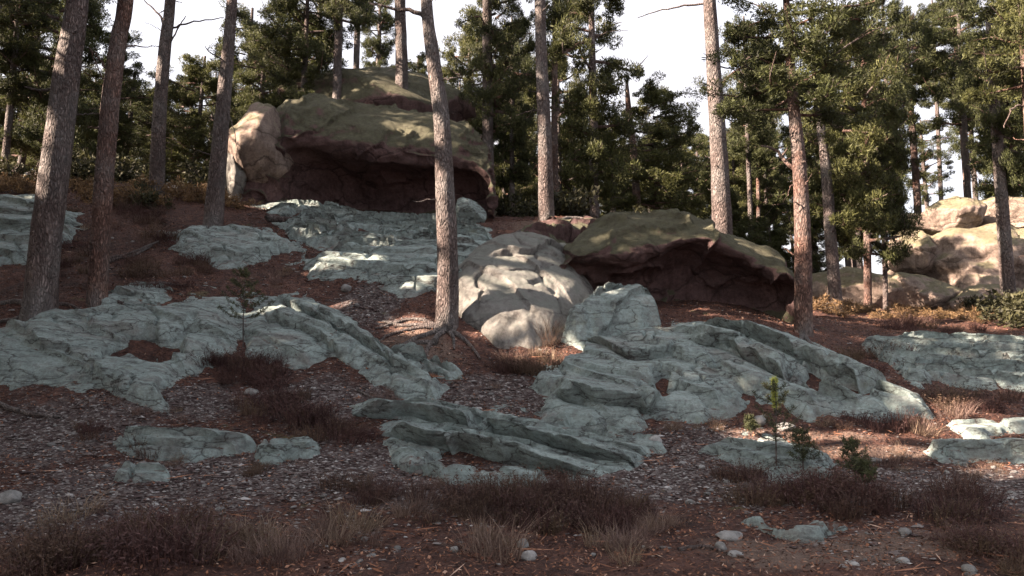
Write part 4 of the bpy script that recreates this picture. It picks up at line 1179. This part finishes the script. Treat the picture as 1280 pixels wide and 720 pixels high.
def tufts(name, cat, label, group, meshes, areas, seed):
    rng = np.random.default_rng(seed)
    for px, py, rx, ry, n, s in areas:
        for k in range(n):
            a, r = rng.uniform(0, 6.283), math.sqrt(rng.uniform(0, 1))
            h_ = hit(px + rx * r * math.cos(a), min(735, py + ry * r * math.sin(a)))
            o = link(name, meshes[int(rng.integers(len(meshes)))], None, (h_[0], h_[1], gz(h_[0], h_[1])))
            q = s * rng.uniform(0.45, 1.15)
            o.scale = (q * rng.uniform(0.8, 1.4), q * rng.uniform(0.8, 1.4), q * rng.uniform(0.7, 1.0))
            o.rotation_euler = (rng.normal(0, 0.12), rng.normal(0, 0.12), rng.uniform(0, 6.283))
            tag(o, label, cat, group)

tufts('heather_tuft', 'heather', 'dark maroon heather tuft in the band below the ribbed slab', 'heather below the ribbed slab', HEATH, [(690, 640, 115, 20, 26, 1.0), (560, 640, 40, 22, 8, 0.9), (690, 612, 45, 8, 5, 0.8), (760, 640, 40, 20, 6, 1.0)], 1)
tufts('heather_tuft', 'heather', 'dark maroon heather tuft among the pine saplings', 'heather among the pine saplings', HEATH, [(1000, 625, 70, 14, 15, 1.0), (1080, 632, 70, 18, 14, 1.0), (1205, 655, 40, 35, 10, 1.0), (1250, 700, 40, 25, 7, 1.0), (920, 600, 30, 12, 4, 0.8)], 2)
tufts('heather_tuft', 'heather', 'dark maroon heather tuft in the gully below the lone sapling', 'heather in the gully below the lone sapling', HEATH, [(320, 465, 40, 22, 12, 1.1), (360, 515, 55, 25, 14, 1.0), (430, 550, 30, 18, 7, 0.9), (265, 455, 25, 10, 4, 0.9)], 3)
tufts('heather_tuft', 'heather', 'dark heather tuft in the litter beside the leaning pines', 'heather beside the leaning pines', HEATH, [(210, 335, 60, 16, 10, 1.0), (250, 300, 60, 12, 8, 1.0), (150, 270, 60, 14, 10, 1.0), (90, 330, 40, 26, 8, 0.8), (170, 360, 60, 10, 6, 0.7), (110, 545, 30, 10, 4, 0.7), (200, 565, 40, 12, 5, 0.7), (300, 590, 30, 10, 3, 0.6)], 4)
tufts('heather_tuft', 'heather', 'dark heather tuft at the foot of the wide tilted slab', 'heather at the foot of the tilted slab', HEATH, [(1090, 530, 60, 8, 9, 0.8), (1220, 505, 60, 14, 10, 1.0), (1090, 450, 40, 16, 7, 1.1), (645, 465, 32, 14, 8, 0.9), (1180, 410, 90, 8, 10, 1.2)], 5)
tufts('heather_tuft', 'heather', 'dark heather tuft along the lower edge of the litter', 'heather along the lower litter', HEATH, [(170, 690, 100, 30, 14, 1.1), (60, 705, 60, 20, 6, 1.0), (450, 625, 40, 15, 6, 0.9)], 6)
tufts('dry_grass_tuft', 'grass', 'pale dry grass tuft in the litter below the ribbed slab', 'pale grass below the ribbed slab', TAN, [(435, 665, 38, 22, 9, 1.0), (620, 680, 30, 16, 6, 1.0), (770, 690, 40, 16, 7, 0.8), (300, 690, 70, 22, 12, 0.9), (100, 660, 60, 20, 6, 0.8), (520, 655, 40, 16, 5, 0.8), (830, 670, 40, 20, 5, 0.7)], 7)
tufts('dry_grass_tuft', 'grass', 'pale dry grass tuft beside the sunny flat rock', 'pale grass beside the sunny flat rock', TAN, [(1195, 520, 16, 6, 5, 0.9), (1160, 540, 20, 6, 4, 0.7), (1130, 580, 30, 8, 4, 0.7), (1240, 590, 40, 10, 4, 0.6)], 8)
tufts('dry_grass_tuft', 'grass', 'pale dry grass tuft squeezed between boulder and rock fin', 'grass between boulder and fin', TAN, [(680, 425, 18, 14, 9, 0.8), (610, 405, 12, 10, 3, 0.7), (660, 450, 30, 8, 5, 0.8)], 9)

# ferns and bushes on the crest and under the trees
def bush_mesh(seed, mat, n=26, nl=46, R=0.55, ll=(0.06, 0.12), lw=(0.025, 0.045)):
    rng = np.random.default_rng(seed)
    d = rng.normal(size=(n, 3))
    d /= np.linalg.norm(d, axis=1)[:, None]
    d[:, 2] = np.abs(d[:, 2])
    c = d * (R * rng.uniform(0.25, 1.0, n))[:, None] * np.array((1, 1, 0.95))
    v, f = leaf_quads(c, rng.uniform(0.1, 0.24, n), nl, rng, ll, lw, 0.8)
    return make_mesh('foliage', v, f, M[mat], False), None, c

def bush_kind(name, mat, seeds, **kw):
    out = []
    for s in seeds:
        fo, _, c = bush_mesh(s, mat, **kw)
        b = Bag()
        for q in c:
            b.add(*tube(catmull([(0, 0, -0.1), (q[0] * 0.3, q[1] * 0.3, q[2] * 0.55), q], 5), [0.012, 0.009, 0.007, 0.006, 0.004], 4))
        out.append((fo, b.mesh('stems', M['bark'])))
    return out
BUSH = bush_kind('bush', 'bush', (101, 102, 103))
FERN = bush_kind('fern', 'fern', (111, 112), n=22, nl=34, ll=(0.08, 0.2), lw=(0.012, 0.03))
def bushes(name, cat, label, group, kinds, lst, seed):
    rng = np.random.default_rng(seed)
    for px, py, Y, s in lst:
        p_ = P(px, py, Y)
        t = thing(name, (p_[0], p_[1], gz(p_[0], p_[1])), label, cat, group)
        k = kinds[int(rng.integers(len(kinds)))]
        for nm, me in zip(('foliage', 'stems'), k):
            o = link(nm, me, t)
            o.scale = (s * rng.uniform(0.9, 1.3), s * rng.uniform(0.9, 1.3), s)
            o.rotation_euler = (0, 0, rng.uniform(0, 6))
_r = np.random.default_rng(44)
bushes('bush', 'bush', 'dark leafy bush in the shade behind the leaning pair of pines', 'bushes on the crest behind the leaning pair', BUSH, [(x_ + _r.uniform(-12, 12), 235, _r.uniform(20.5, 26), _r.uniform(1.1, 1.9)) for x_ in range(-20, 285, 17)], 1)
bushes('bush', 'bush', 'dark leafy bush under the pines behind the root laced ledge', 'bushes behind the root laced ledge', BUSH, [(x_ + _r.uniform(-10, 10), 285, _r.uniform(20.5, 27), _r.uniform(1.2, 2.2)) for x_ in range(615, 905, 15)], 2)
bushes('bush', 'bush', 'dark leafy bush in the thicket beyond the hollow boulder', 'bushes in the thicket beyond the hollow boulder', BUSH, [(x_ + _r.uniform(-10, 10), 330, _r.uniform(24, 32), _r.uniform(1.2, 2.0)) for x_ in range(920, 1060, 16)], 3)
bushes('bush', 'bush', 'leafy bush at the foot of the far rock pile', 'bushes at the foot of the far rock pile', BUSH, [(1260, 390, 19.5, 1.3), (1285, 395, 19.0, 1.5), (1240, 392, 21, 1.0), (1275, 400, 18.5, 1.2), (1215, 390, 21.5, 0.8), (1300, 390, 20, 1.8)], 4)
bushes('bush', 'bush', 'small sunlit bush on the litter by the grey bedrock hump', 'small bushes by the grey bedrock hump', BUSH, [(185, 280, 17.5, 0.8), (175, 272, 18.5, 0.7)], 5)
bushes('fern', 'fern', 'dry brown fern on the crest between the pines', 'dry ferns on the crest', FERN, [(x_ + _r.uniform(-8, 8), 262, _r.uniform(17.5, 19.5), _r.uniform(0.6, 1.0)) for x_ in list(range(-10, 60, 14)) + list(range(90, 300, 14))], 6)
bushes('fern', 'fern', 'low fern in the dark strip before the far rocks', 'low ferns before the far rocks', FERN, [(x_ + _r.uniform(-8, 8), 395, _r.uniform(18.5, 21.5), _r.uniform(0.5, 0.8)) for x_ in range(1025, 1290, 13)], 7)

tufts('dry_grass_tuft', 'grass', 'pale dry grass tuft on the litter slope above the leaning pines', 'pale grass above the leaning pines', TAN, [(160, 290, 80, 24, 14, 0.8), (330, 350, 50, 16, 7, 0.6), (420, 330, 60, 14, 6, 0.6)], 10)
tufts('dry_grass_tuft', 'grass', 'short brown grass tuft rooted along the edges of the slabs', 'grass along the slab edges', TAN, [(200, 515, 60, 14, 8, 0.5), (480, 500, 40, 10, 6, 0.5), (600, 480, 40, 10, 5, 0.5), (690, 545, 40, 8, 5, 0.45), (860, 540, 50, 8, 6, 0.5), (1000, 530, 50, 6, 5, 0.5), (340, 580, 50, 6, 5, 0.45), (240, 580, 40, 6, 4, 0.45), (560, 612, 60, 5, 6, 0.5)], 11)
# pine saplings
def sapling(label, px, py_base, py_top, seed, tip=False, n=9):
    b = hit(px, py_base)
    b[2] = gz(b[0], b[1])
    h = P(px, py_top, b[1])[2] - b[2]
    rng = np.random.default_rng(seed)
    t = thing('pine_sapling', b, label, 'sapling')
    stem = catmull([(0, 0, -0.05), (rng.normal(0, .01), rng.normal(0, .01), h * 0.4), (rng.normal(0, .02), rng.normal(0, .02), h * 0.75), (0, 0, h)], 14)
    link('stem', (lambda vf: make_mesh('stem', vf[0], vf[1], M['bark']))(tube(stem, np.linspace(0.010, 0.003, 14), 6)), t)
    br, cs = Bag(), []
    for lv in np.linspace(0.36, 0.9, 5):
        for k in range(4):
            az = k * 1.256 + lv * 9 + rng.normal(0, 0.25)
            L = h * (0.36 * (1.15 - lv) + 0.06) * rng.uniform(0.7, 1.2)
            z0 = np.interp(lv * h, stem[:, 2], stem[:, 2])
            pth = catmull([(0, 0, z0), (math.cos(az) * L * 0.6, math.sin(az) * L * 0.6, z0 + L * 0.18), (math.cos(az) * L, math.sin(az) * L, z0 + L * 0.5)], 8)
            br.add(*tube(pth, np.linspace(0.005, 0.002, 8), 4))
            cs.append(pth[2:])
    link('branches', br.mesh('branches', M['bark']), t)
    cs = np.concatenate(cs + [stem[5:]])
    v, f = leaf_quads(cs, np.full(len(cs), 0.03), n, rng, (0.05, 0.085), (0.005, 0.009), 1.0)
    link('needles', make_mesh('needles', v, f, M['sapling'], False), t)
    if tip:
        zt = np.linspace(0.74, 1.02, 10) * h
        v, f = leaf_quads(np.stack([zt * 0, zt * 0, zt], -1), np.full(10, 0.035), 34, rng, (0.05, 0.09), (0.008, 0.014), 1.0)
        link('fresh_shoot', make_mesh('fresh_shoot', v, f, M['tip'], False), t)
    return t
sapling('tallest pine sapling with a bright yellow green tip', 971, 592, 476, 1, True)
sapling('pine sapling with bushy whorls right beside the yellow tipped one', 1004, 600, 536, 2)
sapling('pine sapling on the bare gravel past the bushy one', 1066, 612, 548, 3)
sapling('short pine sapling half sunk in heather', 1082, 622, 575, 4)
sapling('lone dark pine sapling on the broad pale slab above the heather gully', 304, 436, 336, 5, False, 17)
sapling('tiny seedling pine at the edge of the rock patch', 938, 548, 520, 6)

# ------------------------------------------------------------------ loose stones, gravel, litter, sticks
def stone(label, px, py, w, hgt, seed, group=None, flat=0.6):
    b = hit(px, py)
    s = w / FPX * b[1] * 0.5
    hh = hgt / FPX * b[1] * 0.5
    me = rock_mesh('stone', (s, s * 0.8, max(hh, s * flat * 0.6)), seed, 3, 16, 0.14, 'stone')
    o = link('stone', me, None, (b[0], b[1], gz(b[0], b[1]) + hh * 0.45))
    o.rotation_euler = (0, 0, seed * 0.7)
    return tag(o, label, 'stone', group)
stone('large pale stone lying against the ribbed slab', 527, 590, 26, 16, 201)
stone('pale white stone in the litter by the frame edge below the flaky ledge', 12, 632, 32, 18, 202)
stone('flat pale stone beside the bare earth path', 911, 674, 40, 14, 203)
stone('small grey flat stone next to the flat pale one', 901, 691, 20, 12, 204)
stone('bright stone at the gravel patch below the bedrock shelf', 433, 363, 17, 12, 205)
stone('light stone perched above the heather gully', 314, 489, 20, 12, 206)
stone('rounded light stone on the litter beyond the bare earth path', 1132, 672, 18, 12, 207)
stone('pale stone at the corner below the last heather tufts', 1212, 713, 22, 14, 208)
stone('upper one of two stones touching in the litter', 654, 684, 18, 14, 209)
stone('lower one of two stones touching in the litter', 662, 698, 22, 14, 210)
stone('round stone sitting on the ribbed slab edge', 580, 598, 12, 10, 211)
stone('chalky stone on gravel past the saplings', 1095, 577, 15, 9, 212)
stone('pale block beside the tallest sapling', 948, 530, 24, 14, 213)
stone('broad white flat stone in the sun behind the tallest sapling', 962, 557, 34, 10, 214)
stone('second sunlit stone above the saplings', 982, 536, 26, 12, 215)
stone('flat stone at the end of the ledge of thin beds', 430, 310, 16, 8, 216)
stone('grey stone lump on the ground under the wide tilted slab', 820, 556, 22, 14, 217)
stone('bright pebble below the pale grass', 497, 684, 12, 10, 218)
stone('lone pebble in red litter', 568, 694, 12, 10, 219)
rg = np.random.default_rng(77)
STM = [rock_mesh('stone', (1, 0.8, 0.6), 300 + k, 2, 14, 0.16, 'stone') for k in range(8)]
def scatter_stones(label, group, areas, seed):
    rng = np.random.default_rng(seed)
    for px, py, rx, ry, n in areas:
        for k in range(n):
            b = hit(px + rng.uniform(-rx, rx), min(725, py + rng.uniform(-ry, ry)))
            o = link('stone', STM[int(rng.integers(8))], None, (b[0], b[1], gz(b[0], b[1])))
            s = 0.018 + 0.045 * rng.uniform() ** 2.5
            o.scale = (s * rng.uniform(0.8, 1.5), s, s * rng.uniform(0.7, 1.1))
            o.rotation_euler = (rng.normal(0, .15), rng.normal(0, .15), rng.uniform(0, 6))
            tag(o, label, 'stone', group)
scatter_stones('small loose pebble in the gravel below the flaky ledge', 'pebbles below the flaky ledge', [(270, 600, 160, 40, 40), (60, 560, 60, 40, 14)], 1)
scatter_stones('small loose pebble in the gravel between the ribbed and tilted slabs', 'pebbles between the ribbed and tilted slabs', [(600, 505, 60, 22, 18), (850, 585, 70, 40, 26)], 2)
scatter_stones('small loose pebble in the red litter', 'pebbles in the red litter', [(640, 690, 300, 30, 14), (1150, 690, 130, 28, 10)], 3)
scatter_stones('small loose stone in the litter between the leaning pines', 'stones between the leaning pines', [(150, 320, 110, 45, 22)], 6)
scatter_stones('small loose pebble on the gravel strip beyond the saplings', 'pebbles on the gravel strip', [(1190, 605, 90, 26, 26)], 4)
scatter_stones('small loose pebble on the gravel patch below the shelf', 'pebbles on the patch below the shelf', [(440, 375, 60, 28, 26), (300, 500, 100, 20, 14), (420, 325, 80, 14, 14)], 5)

def edge_points(n, rng, spread):
    seg = np.concatenate([np.stack([p_, np.roll(p_, -1, 0)], 1) for p_ in SLAB_EDGES])
    ln = np.linalg.norm(seg[:, 1] - seg[:, 0], axis=1)
    k = rng.choice(len(seg), n, p=ln / ln.sum())
    t = rng.uniform(size=n)[:, None]
    q = seg[k, 0] * (1 - t) + seg[k, 1] * t + rng.normal(0, spread, (n, 2))
    ok = (q[:, 1] < 19) & (fbm(p3(q[:, 0], q[:, 1], 5.0) * 1.1, 3) > -0.12)
    return q[ok, 0], q[ok, 1]

def scatter_points(n, rng, areas):
    pts = []
    per = np.array([a[2] * a[3] for a in areas], float)
    per = per / per.sum()
    xx, yy = [], []
    for a, w in zip(areas, per):
        m = int(n * w)
        xx.append(rng.normal(a[0], a[2], m))
        yy.append(rng.normal(a[1], a[3], m))
    return np.concatenate(xx), np.concatenate(yy)

rng = np.random.default_rng(9)
ga = [(c[0], c[1], rx * 0.8, ry * 0.8) for c, rx, ry in GRAVEL]
x, y = scatter_points(30000, rng, ga)
ya = rng.uniform(5.3, 18, 26000)
xa = rng.uniform(-0.72, 0.72, 26000) * ya
kp = fbm(p3(xa, ya, 2.0) * 0.8, 3) > 0.12
xe, ye = edge_points(12000, rng, 0.16)
x, y = np.concatenate([x, xa[kp], xe]), np.concatenate([y, ya[kp], ye])
n = len(x)
z = ground_z(x, y)
s = rng.uniform(0.006, 0.02, n) * np.where(rng.uniform(size=n) > 0.95, rng.uniform(1.5, 2.6, n), 1)
octv = np.array([(1, 0, 0), (0, 1, 0), (-1, 0, 0), (0, -1, 0), (0, 0, 0.7), (0, 0, -0.7)], float)
octf = np.array([(0, 1, 4), (1, 2, 4), (2, 3, 4), (3, 0, 4), (1, 0, 5), (2, 1, 5), (3, 2, 5), (0, 3, 5)])
jit = 1 + rng.uniform(-0.4, 0.4, (n, 6, 3))
th = rng.uniform(0, 6.28, n)
o6 = octv[None] * jit
vx = o6[..., 0] * np.cos(th)[:, None] - o6[..., 1] * np.sin(th)[:, None]
vy = o6[..., 0] * np.sin(th)[:, None] + o6[..., 1] * np.cos(th)[:, None]
v = np.stack([x[:, None] + vx * s[:, None] * 1.3, y[:, None] + vy * s[:, None], z[:, None] + 0.004 + o6[..., 2] * s[:, None] * 0.6], -1).reshape(-1, 3)
f = (np.arange(n)[:, None, None] * 6 + octf[None]).reshape(-1, 3)
o = link('gravel', make_mesh('gravel', v, f, M['gravel'], False))
o['kind'] = 'stuff'
tag(o, 'loose grey gravel spread over the slope between the slabs', 'gravel')

n = 120000
y = rng.uniform(5.2, 20, n)
x = rng.uniform(-0.75, 0.75, n) * y
g_ = blob(x, y, GRAVEL)
k = rng.uniform(size=n) > g_ * 0.85
xe, ye = edge_points(36000, rng, 0.2)
x, y = np.concatenate([x[k], xe]), np.concatenate([y[k], ye])
n = len(x)
z = ground_z(x, y) + rng.uniform(0.004, 0.03, n)
L = rng.uniform(0.02, 0.075, n)
W = np.where(rng.uniform(size=n) > 0.7, rng.uniform(0.012, 0.026, n), rng.uniform(0.003, 0.009, n))
L = np.where(W > 0.011, L * 0.6, L)
tw = rng.uniform(size=n) > 0.985
L = np.where(tw, rng.uniform(0.12, 0.42, n), L)
W = np.where(tw, rng.uniform(0.008, 0.016, n), W)
z = z + np.where(tw, 0.012, 0)
th = rng.uniform(0, 6.28, n)
tl = np.where(tw, 0.04, rng.normal(0, 0.35, n))
dx, dy, dz = np.cos(th) * np.cos(tl) * L, np.sin(th) * np.cos(tl) * L, np.sin(tl) * L
c = np.stack([x, y, z], -1)
a = np.stack([dx, dy, dz], -1) * 0.5
b_ = np.stack([-np.sin(th), np.cos(th), rng.normal(0, 0.5, n)], -1) * W[:, None] * 0.5
v = np.stack([c - a, c + b_, c + a, c - b_], 1).reshape(-1, 3)
o = link('needle_litter', make_mesh('needle_litter', v, np.arange(4 * n).reshape(-1, 4), M['litter'], False))
o['kind'] = 'stuff'
tag(o, 'reddish brown fallen needles and leaves covering the ground', 'litter')

def stick(label, pts_px, r0, lift=0.0, group=None):
    pts = []
    for px, py in pts_px:
        h_ = hit(px, py)
        pts.append((h_[0], h_[1], gz(h_[0], h_[1]) + r0 + lift))
    pth = catmull(pts, 22)
    pth[:, 2] = np.maximum(pth[:, 2], ground_z(pth[:, 0], pth[:, 1]) + 0.6 * r0)
    pth += 0.4 * r0 * np.stack([perlin(p3(np.arange(22) * 0.5, r0 * 90, 1)), perlin(p3(np.arange(22) * 0.5, r0 * 90, 7)), perlin(p3(np.arange(22) * .5, 3, 3))], -1)
    v, f = tube(pth, np.linspace(r0, r0 * 0.5, 22), 8)
    i = len(v)
    org = pth[0]
    return tag(link('stick', make_mesh('stick', v - org, f, M['bark'], True), None, org), label, 'stick', group)
stick('broken grey branch lying below the broad pale slab', [(-10, 505), (20, 518), (50, 524), (76, 524)], 0.035)
stick('thin brown stick poking into the ribbed slab', [(446, 488), (462, 496), (482, 506)], 0.016)
stick('curved dark stick lying in the litter by the flat pale stone', [(848, 696), (880, 692), (905, 697), (930, 700)], 0.018)
stick('short thick broken log end at the foot of the huge boulder', [(335, 283), (350, 283), (365, 284)], 0.09, 0.1)
stick('grey twig fallen across the litter by the slimmer leaning pine', [(135, 328), (160, 322), (185, 312), (198, 306)], 0.025, 0.05)
stick('long thin twig beside the grey bedrock hump', [(265, 332), (285, 326), (305, 322)], 0.018, 0.04)
